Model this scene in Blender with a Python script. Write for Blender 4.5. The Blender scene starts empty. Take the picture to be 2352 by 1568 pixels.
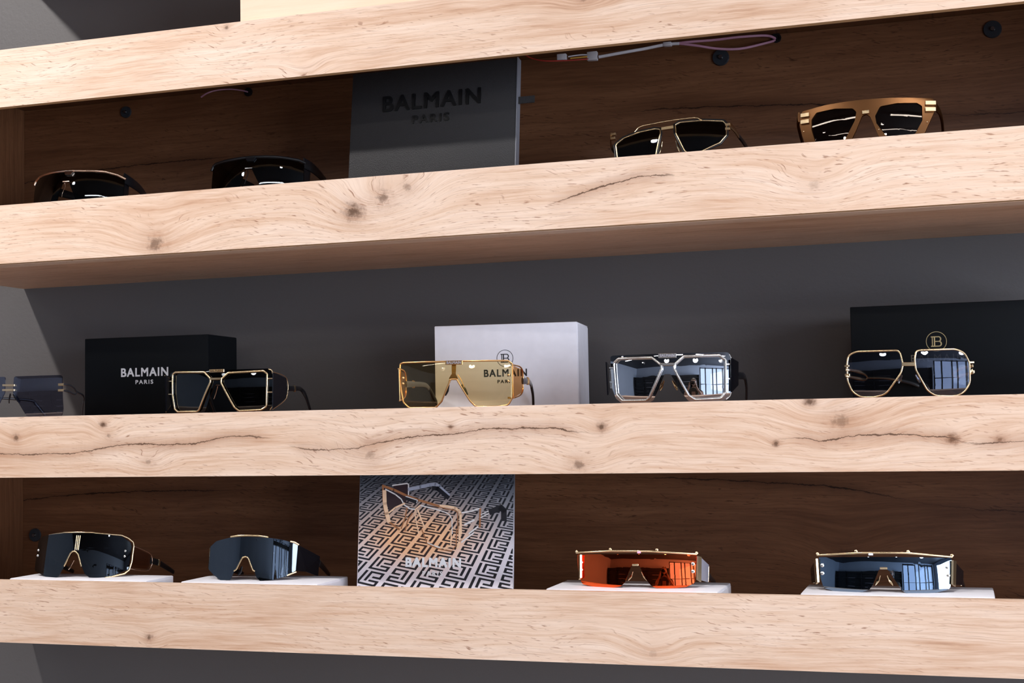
import bpy, bmesh, math, random
from mathutils import Vector, Matrix
from mathutils.geometry import tessellate_polygon
random.seed(7)
SC = bpy.context.scene
COL = SC.collection
ZF = 1.5                      # eye height above the shop floor

# ------------------------------------------------------------ camera, world, lights, exposure
cam_d = bpy.data.cameras.new('camera'); cam = bpy.data.objects.new('camera', cam_d); COL.objects.link(cam)
cam_d.lens = 48.98; cam_d.sensor_width = 36.0; cam_d.sensor_fit = 'HORIZONTAL'
cam_d.clip_start = .05; cam_d.clip_end = 60
yaw, pitch, roll = 0.31082, 0.06138, -0.01789
fw = Vector((-math.sin(yaw)*math.cos(pitch), math.cos(yaw)*math.cos(pitch), math.sin(pitch)))
r0 = fw.cross(Vector((0, 0, 1))).normalized(); u0 = r0.cross(fw)
rr = math.cos(roll)*r0 + math.sin(roll)*u0; uu = -math.sin(roll)*r0 + math.cos(roll)*u0
M = Matrix((rr, uu, -fw)).transposed().to_4x4(); M.translation = Vector((0, -1.56377, ZF))
cam.matrix_world = M
SC.camera = cam
SC.view_settings.view_transform = 'Standard'; SC.view_settings.look = 'None'
SC.view_settings.gamma = 1.0; SC.view_settings.use_curve_mapping = False
SC.view_settings.exposure = 0.0
w = bpy.data.worlds.new('world'); SC.world = w; w.use_nodes = True
w.node_tree.nodes['Background'].inputs[0].default_value = (.62, .74, 1, 1)
w.node_tree.nodes['Background'].inputs[1].default_value = 2.1
CEIL = ZF + 1.28
SPOTS = [(-1.89, -.75, 84, 2), (-.72, -.75, 28, 1), (.42, -.75, 46, 1), (1.55, -.9, 34, 1), (-2.6, -3.6, 20, 0), (-1.1, -3.6, 20, 0), (.4, -3.6, 24, 0), (1.8, -3.6, 24, 0),
         (-3, -2.2, 70, -1), (-1.4, -2.2, 70, -1), (.2, -2.2, 90, -1), (1.8, -2.2, 90, -1)]
for (x, y, e, near) in SPOTS:
    ld = bpy.data.lights.new('ceiling_spot_light', 'SPOT'); ld.energy = e; ld.shadow_soft_size = .03 if near > 0 else .12
    ld.spot_size = math.radians({2: 134, 1: 104, 0: 60, -1: 70}[near]); ld.spot_blend = .9; ld.color = (1, .975, .955)
    lo = bpy.data.objects.new('ceiling_spot_light', ld); COL.objects.link(lo)
    lo.location = (x, y, CEIL-.055)
    lo.rotation_euler = (Vector((x, {2: .25, 1: -.05, 0: 0, -1: -2.2}[near], {2: ZF+.05, 1: ZF-.9, 0: ZF, -1: 0}[near]))-Vector(lo.location)).to_track_quat('-Z', 'Y').to_euler()
# daylight through the shop windows on the right
ad = bpy.data.lights.new('window_daylight', 'AREA'); ad.shape = 'RECTANGLE'; ad.size = 2.2; ad.size_y = 3.9
ad.energy = 240; ad.color = (.80, .88, 1)
ao = bpy.data.objects.new('window_daylight', ad); COL.objects.link(ao)
ao.location = (3.56, -2.8, 1.45); ao.rotation_euler = (0, math.radians(90), 0)

# ------------------------------------------------------------ helpers
def tag(o, label=None, cat=None, group=None, kind=None):
    if label: o['label'] = label
    if cat: o['category'] = cat
    if group: o['group'] = group
    if kind: o['kind'] = kind
    return o
def empty(name, loc=(0, 0, 0), rot=(0, 0, 0), label=None, cat=None, group=None):
    o = bpy.data.objects.new(name, None); COL.objects.link(o); o.empty_display_size = .03
    o.location = loc; o.rotation_euler = rot
    return tag(o, label, cat, group)
def obj(name, bm, mat, parent=None, smooth=False, angle=None):
    me = bpy.data.meshes.new(name)
    bmesh.ops.recalc_face_normals(bm, faces=bm.faces)
    bm.to_mesh(me); bm.free()
    for m in (mat if isinstance(mat, (list, tuple)) else [mat]): me.materials.append(m)
    if smooth:
        me.shade_smooth()
        me.set_sharp_from_angle(angle=math.radians(angle or 40))
    o = bpy.data.objects.new(name, me); COL.objects.link(o)
    if parent: o.parent = parent
    return o
def box(bm, x0, x1, y0, y1, z0, z1, bev=0, seg=2):
    v = [bm.verts.new((x, y, z)) for x in (x0, x1) for y in (y0, y1) for z in (z0, z1)]
    fs = [bm.faces.new([v[i] for i in q]) for q in ((0, 1, 3, 2), (4, 6, 7, 5), (0, 4, 5, 1), (2, 3, 7, 6), (0, 2, 6, 4), (1, 5, 7, 3))]
    if bev:
        es = list({e for f in fs for e in f.edges})
        bmesh.ops.bevel(bm, geom=es, offset=bev, segments=seg, affect='EDGES', profile=.5)
def boxobj(name, mat, parent, *a, bev=0, seg=2):
    bm = bmesh.new(); box(bm, *a, bev=bev, seg=seg); return obj(name, bm, mat, parent, smooth=bool(bev))
def cyl(bm, p0, p1, r0, r1=None, n=20, caps=True):
    r1 = r0 if r1 is None else r1
    p0, p1 = Vector(p0), Vector(p1); d = (p1-p0).normalized()
    a = d.orthogonal().normalized(); b = d.cross(a)
    A = [bm.verts.new(p0+(a*math.cos(t)+b*math.sin(t))*r0) for t in [2*math.pi*i/n for i in range(n)]]
    B = [bm.verts.new(p1+(a*math.cos(t)+b*math.sin(t))*r1) for t in [2*math.pi*i/n for i in range(n)]]
    for i in range(n): bm.faces.new((A[i], A[(i+1) % n], B[(i+1) % n], B[i]))
    if caps: bm.faces.new(A[::-1]); bm.faces.new(B)
def rounded(pts, r, closed=True, n=5):
    """round the corners of a polyline (mm)"""
    N = len(pts); out = []
    for i, p in enumerate(pts):
        p = Vector(p[:2])
        ri = r[i % len(r)] if isinstance(r, (list, tuple)) else r
        if not closed and i in (0, N-1): out.append(p); continue
        a = Vector(pts[(i-1) % N][:2]); b = Vector(pts[(i+1) % N][:2])
        da = a-p; db = b-p
        if da.length < 1e-6 or db.length < 1e-6: continue
        ang = da.angle(db)
        t = min(ri/max(math.tan(ang/2), .05), da.length*.49, db.length*.49) if ang < 3.1 else 0
        if t < .05: out.append(p); continue
        s = p+da.normalized()*t; e = p+db.normalized()*t
        for k in range(n+1):
            f = k/n; out.append(s*(1-f)**2+p*2*f*(1-f)+e*f*f)
    return out
def sheet(bm, outer, holes, yf, th, off=0, step=3.0):
    """flat outline (mm) with holes, cut into slices and bent back along y = yf(u, z); th thick towards the back"""
    loops = [outer]+list(holes)
    flat = [p for l in loops for p in l]
    tris = tessellate_polygon([[Vector((p[0], p[1], 0)) for p in l] for l in loops])
    vs = [bm.verts.new((p[0]/1000, 0, p[1]/1000)) for p in flat]
    fs = []
    for t in tris:
        try: fs.append(bm.faces.new([vs[i] for i in t]))
        except ValueError: pass
    bmesh.ops.recalc_face_normals(bm, faces=fs)
    if fs and fs[0].normal.y > 0: bmesh.ops.reverse_faces(bm, faces=fs)
    u0 = min(p[0] for p in flat); u1 = max(p[0] for p in flat)
    geom = set(fs)
    k = u0+step
    while k < u1-.3:
        g = list({v for f in geom for v in f.verts})+list({e for f in geom for e in f.edges})+list(geom)
        res = bmesh.ops.bisect_plane(bm, geom=g, plane_co=(k/1000, 0, 0), plane_no=(1, 0, 0), dist=1e-6)
        geom = {x for x in res['geom'] if isinstance(x, bmesh.types.BMFace)} | {f for f in geom if f.is_valid}
        k += step
    w0 = min(p[1] for p in flat); w1 = max(p[1] for p in flat); k = w0+4
    while k < w1-.5:
        geom = {f for f in geom if f.is_valid}
        g = list({v for f in geom for v in f.verts})+list({e for f in geom for e in f.edges})+list(geom)
        res = bmesh.ops.bisect_plane(bm, geom=g, plane_co=(0, 0, k/1000), plane_no=(0, 0, 1), dist=1e-6)
        geom = {x for x in res['geom'] if isinstance(x, bmesh.types.BMFace)} | {f for f in geom if f.is_valid}
        k += 4
    fs = [f for f in geom if f.is_valid]
    allv = {v for f in fs for v in f.verts}
    for v in allv: v.co.y = yf(v.co.x, v.co.z)+off/1000
    if th:
        ret = bmesh.ops.extrude_face_region(bm, geom=fs, use_keep_orig=True)
        for v in [x for x in ret['geom'] if isinstance(x, bmesh.types.BMVert)]: v.co.y += th/1000
def sweep(bm, P, W, H, rnd=True, closed=False, up=Vector((0, 0, 1))):
    """tube along P (m) with half widths W (sideways) and H (upwards)"""
    n = len(P); m = 10 if rnd else 4
    rings = []
    for i in range(n):
        a = P[(i-1) % n] if (closed or i) else P[i]; b = P[(i+1) % n] if (closed or i < n-1) else P[i]
        d = (b-a)
        if d.length < 1e-9: d = Vector((1, 0, 0))
        d.normalize()
        s = d.cross(up)
        if s.length < .2: s = d.cross(Vector((0, 1, 0)))
        s.normalize(); t = s.cross(d).normalized()
        ring = []
        for k in range(m):
            if rnd:
                an = 2*math.pi*k/m; q = (math.cos(an), math.sin(an))
                e = .75; q = (math.copysign(abs(q[0])**e, q[0]), math.copysign(abs(q[1])**e, q[1]))
            else: q = ((1, 1), (-1, 1), (-1, -1), (1, -1))[k]
            ring.append(bm.verts.new(P[i]+s*q[0]*W[i]+t*q[1]*H[i]))
        rings.append(ring)
    for i in range(n if closed else n-1):
        A = rings[i]; B = rings[(i+1) % n]
        for k in range(m): bm.faces.new((A[k], A[(k+1) % m], B[(k+1) % m], B[k]))
    if not closed: bm.faces.new(rings[0][::-1]); bm.faces.new(rings[-1])
def smooth_path(P, vals, k=5):
    """Catmull-Rom resample of 3-D points and per-point values"""
    if len(P) < 3: return P, vals
    out = []; ov = []
    for i in range(len(P)-1):
        p0 = P[max(i-1, 0)]; p1 = P[i]; p2 = P[i+1]; p3 = P[min(i+2, len(P)-1)]
        for j in range(k):
            t = j/k
            out.append(.5*((2*p1)+(p2-p0)*t+(2*p0-5*p1+4*p2-p3)*t*t+(3*p1-3*p2+p3-p0)*t**3))
            ov.append([a*(1-t)+b*t for a, b in zip(vals[i], vals[i+1])])
    out.append(P[-1]); ov.append(vals[-1])
    return out, ov
def text_mesh(bm, s, width, height, x, z, y, depth, bold=.012, spacing=1.08, center=True):
    """letters fitted into width x height (m), standing in the xz plane at y, facing -y"""
    cu = bpy.data.curves.new('letters', 'FONT'); cu.body = s; cu.size = 1; cu.space_character = spacing
    cu.resolution_u = 4
    o = bpy.data.objects.new('letters', cu); COL.objects.link(o)
    dg = bpy.context.evaluated_depsgraph_get(); me = bpy.data.meshes.new_from_object(o.evaluated_get(dg))
    x0 = min(v.co.x for v in me.vertices); x1 = max(v.co.x for v in me.vertices)
    z0 = min(v.co.y for v in me.vertices); z1 = max(v.co.y for v in me.vertices)
    base = len(bm.verts); vs = []
    for v in me.vertices:
        fx = (v.co.x-x0)/(x1-x0)*width; fz = (v.co.y-z0)/(z1-z0)*height
        vs.append(bm.verts.new((x+fx-(width/2 if center else 0), y, z+fz)))
    fs = []
    for p in me.polygons:
        try: fs.append(bm.faces.new([vs[i] for i in p.vertices]))
        except ValueError: pass
    if fs and depth:
        r = bmesh.ops.extrude_face_region(bm, geom=fs)
        for v in [q for q in r['geom'] if isinstance(q, bmesh.types.BMVert)]: v.co.y -= depth
    if bold > 0:
        geo = [g for g in list(bm.verts)[base:]]; gset = set(geo)
        fs = [f for f in bm.faces if all(v in gset for v in f.verts)]
        for sx, sz in ((1, 0), (0, 1), (1, 1)):
            d = bmesh.ops.duplicate(bm, geom=fs)
            for v in [q for q in d['geom'] if isinstance(q, bmesh.types.BMVert)]: v.co.x += sx*bold*height; v.co.z += sz*bold*height; v.co.y -= .00001*(sx+2*sz)
    bpy.data.objects.remove(o); bpy.data.curves.remove(cu); bpy.data.meshes.remove(me)

# ------------------------------------------------------------ materials
def srgb(r, g, b):
    f = lambda c: (c/255/12.92) if c/255 <= .04045 else ((c/255+.055)/1.055)**2.4
    return (f(r), f(g), f(b), 1)
def newmat(name):
    m = bpy.data.materials.new(name); m.use_nodes = True
    return m, m.node_tree, m.node_tree.nodes['Principled BSDF']
def node(nt, t, **k):
    n = nt.nodes.new(t)
    for a, b in k.items(): setattr(n, a, b)
    return n
def math_(nt, op, a, b=None, c=None, clamp=False):
    n = nt.nodes.new('ShaderNodeMath'); n.operation = op; n.use_clamp = clamp
    for i, v in enumerate((a, b, c)):
        if v is None: continue
        if isinstance(v, (int, float)): n.inputs[i].default_value = v
        else: nt.links.new(v, n.inputs[i])
    return n.outputs[0]
def ramp(nt, fac, stops, interp='LINEAR'):
    n = nt.nodes.new('ShaderNodeValToRGB'); cr = n.color_ramp; cr.interpolation = interp
    while len(cr.elements) > len(stops): cr.elements.remove(cr.elements[-1])
    while len(cr.elements) < len(stops): cr.elements.new(.5)
    for e, (p, c) in zip(cr.elements, stops): e.position = p; e.color = c if len(c) == 4 else (*c, 1)
    nt.links.new(fac, n.inputs[0]); return n.outputs[0]
def mixc(nt, fac, a, b, mode='MIX'):
    n = nt.nodes.new('ShaderNodeMix'); n.data_type = 'RGBA'; n.blend_type = mode
    for i, v in ((0, fac), (6, a), (7, b)):
        if isinstance(v, (int, float)): n.inputs[i].default_value = v
        elif isinstance(v, tuple): n.inputs[i].default_value = v
        else: nt.links.new(v, n.inputs[i])
    return n.outputs[2]
def noise(nt, vec, scale, detail=4, rough=.55, dist=0):
    n = nt.nodes.new('ShaderNodeTexNoise'); n.inputs['Scale'].default_value = scale
    n.inputs['Detail'].default_value = detail; n.inputs['Roughness'].default_value = rough; n.inputs['Distortion'].default_value = dist
    nt.links.new(vec, n.inputs['Vector']); return n.outputs['Fac']
def combine(nt, x, y, z):
    n = nt.nodes.new('ShaderNodeCombineXYZ')
    for i, v in enumerate((x, y, z)):
        if isinstance(v, (int, float)): n.inputs[i].default_value = v
        else: nt.links.new(v, n.inputs[i])
    return n.outputs[0]
def plain(name, col, rough=.5, metal=0, spec=.5, bump=None, coat=0):
    m, nt, b = newmat(name)
    b.inputs['Base Color'].default_value = col; b.inputs['Roughness'].default_value = rough
    b.inputs['Metallic'].default_value = metal; b.inputs['Specular IOR Level'].default_value = spec
    b.inputs['Coat Weight'].default_value = coat
    tc = node(nt, 'ShaderNodeTexCoord')
    if bump:
        sc, st, dist = bump
        f = noise(nt, tc.outputs['Object'], sc, 4)
        bn = node(nt, 'ShaderNodeBump'); bn.inputs['Strength'].default_value = st; bn.inputs['Distance'].default_value = dist
        nt.links.new(f, bn.inputs['Height']); nt.links.new(bn.outputs[0], b.inputs['Normal'])
    else:
        f = noise(nt, tc.outputs['Object'], 60, 2)
        nt.links.new(ramp(nt, f, [(.3, tuple(c*.95 for c in col[:3])), (.7, col)]), b.inputs['Base Color'])
    return m
def wood(name, stops, knots=(), crack=(), crack_i=(), axis='x', offs=(0, 0, 0), pore=1.0, seed=0.0, rough=.5, pore_col=None, spec=.3, streak=1.0):
    """laminate oak: grain runs along x (or z), knots bend it, cracks follow a curve. knots: (x, z, radius, strength)"""
    m, nt, b = newmat(name)
    tc = node(nt, 'ShaderNodeTexCoord'); sp = node(nt, 'ShaderNodeSeparateXYZ')
    nt.links.new(tc.outputs['Object'], sp.inputs[0])
    X = math_(nt, 'ADD', sp.outputs[0], offs[0]); Y = math_(nt, 'ADD', sp.outputs[1], offs[1]); Z = math_(nt, 'ADD', sp.outputs[2], offs[2])
    if axis == 'z': X, Z = Z, X
    if axis == 'zy': X, Y, Z = Z, X, Y
    if axis == 'xy': Z, Y = Y, Z
    Zr = Z
    lo = noise(nt, combine(nt, math_(nt, 'MULTIPLY', X, 2.2), seed, math_(nt, 'MULTIPLY', Z, 9)), 1.0, 3)
    zc = math_(nt, 'ADD', Z, math_(nt, 'MULTIPLY', math_(nt, 'SUBTRACT', lo, .5), .022))
    lo2 = noise(nt, combine(nt, math_(nt, 'MULTIPLY', X, 11), seed+5, math_(nt, 'MULTIPLY', Z, 26)), 1.0, 3)
    zc = math_(nt, 'ADD', zc, math_(nt, 'MULTIPLY', math_(nt, 'SUBTRACT', lo2, .5), .007))
    dark = None; core = None
    for (kx, kz, kr, ks) in knots:
        dx = math_(nt, 'SUBTRACT', X, kx); dz = math_(nt, 'SUBTRACT', Zr, kz)
        q = math_(nt, 'ADD', math_(nt, 'POWER', math_(nt, 'DIVIDE', dx, kr*3.2), 2), math_(nt, 'POWER', math_(nt, 'DIVIDE', dz, kr*2.2), 2))
        e = math_(nt, 'EXPONENT', math_(nt, 'MULTIPLY', q, -1))
        zc = math_(nt, 'ADD', zc, math_(nt, 'MULTIPLY', e, kr*1.3 if kz > 0 else -kr*1.3))
        q2 = math_(nt, 'ADD', math_(nt, 'POWER', math_(nt, 'DIVIDE', dx, kr*1.1), 2), math_(nt, 'POWER', math_(nt, 'DIVIDE', dz, kr*.9), 2))
        wob = math_(nt, 'MULTIPLY', math_(nt, 'SUBTRACT', noise(nt, combine(nt, math_(nt, 'MULTIPLY', X, 1.0), kx*9, Zr), 150, 5, .7), .5), 2.2)
        k = math_(nt, 'MULTIPLY', math_(nt, 'EXPONENT', math_(nt, 'MULTIPLY', math_(nt, 'MAXIMUM', math_(nt, 'ADD', q2, wob), 0.0), -.8)), ks)
        dark = k if dark is None else math_(nt, 'MAXIMUM', dark, k)
        q3 = math_(nt, 'ADD', math_(nt, 'MULTIPLY', q2, 7.0), math_(nt, 'MULTIPLY', wob, 1.5))
        co = math_(nt, 'MULTIPLY', math_(nt, 'SUBTRACT', 1.2, q3, clamp=True), ks)
        core = co if core is None else math_(nt, 'MAXIMUM', core, co)
    gx = math_(nt, 'MULTIPLY', X, 1)
    fine = noise(nt, combine(nt, math_(nt, 'MULTIPLY', gx, 16), seed, math_(nt, 'MULTIPLY', zc, 330)), 1.0, 4, .62)
    band = noise(nt, combine(nt, math_(nt, 'MULTIPLY', gx, 2.5), seed+3, math_(nt, 'MULTIPLY', zc, 48)), 1.0, 3, .55)
    patch = noise(nt, combine(nt, math_(nt, 'MULTIPLY', gx, 5), seed+9, math_(nt, 'MULTIPLY', Zr, 16)), 1.0, 3, .5)
    v = math_(nt, 'ADD', math_(nt, 'MULTIPLY', fine, .38*streak), math_(nt, 'ADD', math_(nt, 'MULTIPLY', band, .34), math_(nt, 'MULTIPLY', patch, .28)))
    col = ramp(nt, v, stops)
    ln = noise(nt, combine(nt, math_(nt, 'MULTIPLY', gx, 18), seed+4, math_(nt, 'MULTIPLY', zc, 950)), 1.0, 4, .65)
    lm_ = math_(nt, 'MULTIPLY', math_(nt, 'SUBTRACT', ln, .515), 7, clamp=True)
    lm_ = math_(nt, 'MULTIPLY', lm_, math_(nt, 'MULTIPLY', math_(nt, 'SUBTRACT', band, .25), 1.7, clamp=True))
    col = mixc(nt, math_(nt, 'MULTIPLY', lm_, .50*streak), col, (stops[0][1][0]*.80, stops[0][1][1]*.66, stops[0][1][2]*.56, 1))
    # short dark pores, slightly slanted
    pz = math_(nt, 'ADD', zc, math_(nt, 'ADD', math_(nt, 'MULTIPLY', gx, .10), math_(nt, 'MULTIPLY', math_(nt, 'SUBTRACT', patch, .5), .05)))
    pn = noise(nt, combine(nt, math_(nt, 'MULTIPLY', gx, 75), seed+1, math_(nt, 'MULTIPLY', pz, 780)), 1.0, 2, .5)
    pm = math_(nt, 'MULTIPLY', math_(nt, 'SUBTRACT', pn, .622), 10*pore, clamp=True)
    pm = math_(nt, 'MULTIPLY', pm, math_(nt, 'MULTIPLY', math_(nt, 'SUBTRACT', patch, .34), 4.0, clamp=True))
    pc = pore_col or (stops[0][1][0]*.62, stops[0][1][1]*.44, stops[0][1][2]*.32, 1)
    col = mixc(nt, math_(nt, 'MULTIPLY', pm, .72), col, pc)
    kc = tuple(c*.30 for c in stops[0][1][:3])+(1,)
    warm = (stops[0][1][0]*.80, stops[0][1][1]*.66, stops[0][1][2]*.55, 1)
    if dark is not None:
        ring = math_(nt, 'MULTIPLY', dark, math_(nt, 'MULTIPLY', fine, 1.5, clamp=True))
        col = mixc(nt, math_(nt, 'MULTIPLY', dark, .55, clamp=True), col, warm)
        col = mixc(nt, math_(nt, 'MULTIPLY', math_(nt, 'SUBTRACT', ring, .36), 1.5, clamp=True), col, kc)
        col = mixc(nt, math_(nt, 'MULTIPLY', core, .85), col, kc)
    if crack:
        def curve(pts, src):
            n = node(nt, 'ShaderNodeFloatCurve'); c = n.mapping.curves[0]
            n.mapping.use_clip = False
            while len(c.points) > 2: c.points.remove(c.points[-1])
            c.points[0].location = pts[0]; c.points[1].location = pts[-1]
            for p in pts[1:-1]: c.points.new(*p)
            n.mapping.update(); nt.links.new(src, n.inputs['Value']); n.inputs['Factor'].default_value = 1
            return n.outputs[0]
        x0 = crack[0][0]; x1 = crack[-1][0]; z0 = min(p[1] for p in crack)-.02; zr = .1
        sx = math_(nt, 'DIVIDE', math_(nt, 'SUBTRACT', X, x0), x1-x0, clamp=True)
        cz = curve([((p[0]-x0)/(x1-x0), (p[1]-z0)/zr) for p in crack], sx)
        ci = curve([((p[0]-x0)/(x1-x0), p[1]) for p in crack_i], sx)
        jit = math_(nt, 'MULTIPLY', math_(nt, 'SUBTRACT', noise(nt, combine(nt, X, seed, 0), 45, 7, .72), .5), .010)
        dz = math_(nt, 'ABSOLUTE', math_(nt, 'SUBTRACT', Zr, math_(nt, 'ADD', math_(nt, 'ADD', math_(nt, 'MULTIPLY', cz, zr), z0), jit)))
        wd = math_(nt, 'ADD', math_(nt, 'MULTIPLY', math_(nt, 'POWER', math_(nt, 'MULTIPLY', noise(nt, combine(nt, X, seed+2, 0), 38, 5, .75), 1.45), 4.0), .0027), .0002)
        line = math_(nt, 'SUBTRACT', 1.0, math_(nt, 'DIVIDE', dz, wd), clamp=True)
        halo = math_(nt, 'SUBTRACT', 1.0, math_(nt, 'DIVIDE', dz, .013), clamp=True)
        halo = math_(nt, 'MULTIPLY', halo, math_(nt, 'MULTIPLY', fine, 1.1, clamp=True))
        inside = math_(nt, 'MULTIPLY', math_(nt, 'GREATER_THAN', X, x0), math_(nt, 'LESS_THAN', X, x1))
        ci = math_(nt, 'MULTIPLY', ci, inside, clamp=True)
        col = mixc(nt, math_(nt, 'MULTIPLY', halo, math_(nt, 'MULTIPLY', ci, .85)), col, warm)
        col = mixc(nt, math_(nt, 'MULTIPLY', math_(nt, 'MULTIPLY', line, ci), 1.5, clamp=True), col, kc)
    nt.links.new(col, b.inputs['Base Color'])
    b.inputs['Roughness'].default_value = rough; b.inputs['Specular IOR Level'].default_value = spec
    bn = node(nt, 'ShaderNodeBump'); bn.inputs['Strength'].default_value = .12; bn.inputs['Distance'].default_value = .0006
    nt.links.new(math_(nt, 'SUBTRACT', fine, pm), bn.inputs['Height']); nt.links.new(bn.outputs[0], b.inputs['Normal'])
    return m
def lens_mat(name, trans, refl, f0, rough=0.0, power=1.0):
    """thin tinted lens: transmits trans (per surface), reflects refl with strength f0 rising at grazing angles"""
    m, nt, b = newmat(name); nt.nodes.remove(b)
    out = nt.nodes['Material Output']
    t = node(nt, 'ShaderNodeBsdfTransparent'); t.inputs[0].default_value = trans
    g = node(nt, 'ShaderNodeBsdfGlossy'); g.inputs['Color'].default_value = refl; g.inputs['Roughness'].default_value = rough
    lw = node(nt, 'ShaderNodeLayerWeight'); lw.inputs['Blend'].default_value = .25
    f = math_(nt, 'ADD', math_(nt, 'MULTIPLY', math_(nt, 'POWER', lw.outputs['Facing'], 3.0), (1-f0)*power), f0, clamp=True)
    mx = node(nt, 'ShaderNodeMixShader'); nt.links.new(f, mx.inputs[0]); nt.links.new(t.outputs[0], mx.inputs[1]); nt.links.new(g.outputs[0], mx.inputs[2])
    nt.links.new(mx.outputs[0], out.inputs[0]); return m

PALE = [(.27, srgb(166, 122, 94)), (.39, srgb(204, 164, 136)), (.50, srgb(222, 190, 166)), (.62, srgb(231, 204, 184)), (.78, srgb(240, 219, 204))]
BROWN = [(.20, srgb(70, 42, 26)), (.42, srgb(104, 66, 42)), (.58, srgb(126, 84, 56)), (.80, srgb(148, 104, 72))]
UNDER = [(.30, srgb(110, 70, 48)), (.42, srgb(178, 130, 100)), (.55, srgb(212, 168, 136)), (.75, srgb(228, 190, 160))]
MT = {
 'gold': plain('gold_metal', (1.0, .76, .46, 1), .27, 1), 'gold_orange': plain('orange_gold_metal', (1.0, .58, .24, 1), .28, 1), 'gold_dark': plain('antique_gold_metal', (.62, .40, .20, 1), .24, 1),
 'rose': plain('rose_gold_metal', (.95, .68, .52, 1), .25, 1), 'silver': plain('silver_metal', (.95, .92, .88, 1), .25, 1),
 'grey_metal': plain('grey_metal', (.24, .245, .26, 1), .3, 1), 'blackmetal': plain('black_metal', (.02, .02, .024, 1), .25, 0, .6),
 'black': plain('black_plastic', (.008, .008, .010, 1), .32), 'black_glossy': plain('black_glossy_plastic', (.004, .004, .006, 1), .05, 0, .6),
 'acetate': lens_mat('brown_acetate', (.60, .36, .20, 1), (.20, .095, .04, 1), .6, .4),
 'frosted': plain('frosted_grey_plastic', (.30, .28, .32, 1), .45), 'tag_pink': plain('pink_tag', (.85, .45, .62, 1), .5), 'tag_white': plain('white_tag', (.8, .82, .9, 1), .5),
 'lens_black': lens_mat('black_lens', (.10, .10, .11, 1), (.9, .95, 1, 1), .05),
 'lens_shade': lens_mat('dark_grey_lens', (.16, .17, .19, 1), (.85, .93, 1, 1), .075),
 'lens_steel': lens_mat('steel_blue_lens', (.10, .11, .13, 1), (.74, .84, .95, 1), .14),
 'lens_side': lens_mat('brown_side_lens', (.72, .58, .50, 1), (1, .9, .85, 1), .10, .1),
 'lens_aviator': lens_mat('smoke_blue_lens', (.55, .56, .62, 1), (.80, .86, 1, 1), .13),
 'lens_brown': lens_mat('dark_brown_lens', (.20, .14, .11, 1), (1, .9, .8, 1), .06),
 'lens_yellow': lens_mat('yellow_lens', (.99, .905, .68, 1), (1, .95, .85, 1), .035),
 'lens_amber': lens_mat('amber_lens', (.90, .66, .42, 1), (1, .8, .6, 1), .08),
 'lens_smoke': lens_mat('smoke_lens', (.46, .47, .56, 1), (.85, .9, 1, 1), .12),
 'lens_silver': lens_mat('silver_mirror_lens', (.10, .11, .13, 1), (.92, .94, 1, 1), .62),
 'lens_red': lens_mat('red_mirror_lens', (.25, .02, .015, 1), (1, .14, .035, 1), .9),
 'lens_blue': lens_mat('blue_mirror_lens', (.08, .09, .11, 1), (.42, .55, .72, 1), .50),
}
def wall_mat(name, col, sc=900):
    m, nt, b = newmat(name)
    tc = node(nt, 'ShaderNodeTexCoord')
    f = noise(nt, tc.outputs['Object'], 1.3, 4); g = noise(nt, tc.outputs['Object'], sc/6, 3)
    nt.links.new(ramp(nt, f, [(.3, tuple(c*.92 for c in col[:3])), (.7, col)]), b.inputs['Base Color'])
    b.inputs['Roughness'].default_value = .55; b.inputs['Specular IOR Level'].default_value = .35
    bn = node(nt, 'ShaderNodeBump'); bn.inputs['Strength'].default_value = .25; bn.inputs['Distance'].default_value = .001
    nt.links.new(g, bn.inputs['Height']); nt.links.new(bn.outputs[0], b.inputs['Normal'])
    return m
GREY = wall_mat('grey_wall_paint', (.112, .101, .099, 1))
WHITEW = wall_mat('pale_wall_paint', (.42, .47, .56, 1)); CEILM = wall_mat('ceiling_paint', (.035, .036, .042, 1)); FLOORM = wood('floor_laminate', [(.2, (.40, .34, .29)), (.8, (.55, .48, .42))], axis='xy')
DARKW = plain('dark_cabinet_laminate', (.012, .012, .014, 1), .4)
MDF = plain('raw_board_edge', srgb(190, 150, 108), .7, bump=(900, .3, .0005))

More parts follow.
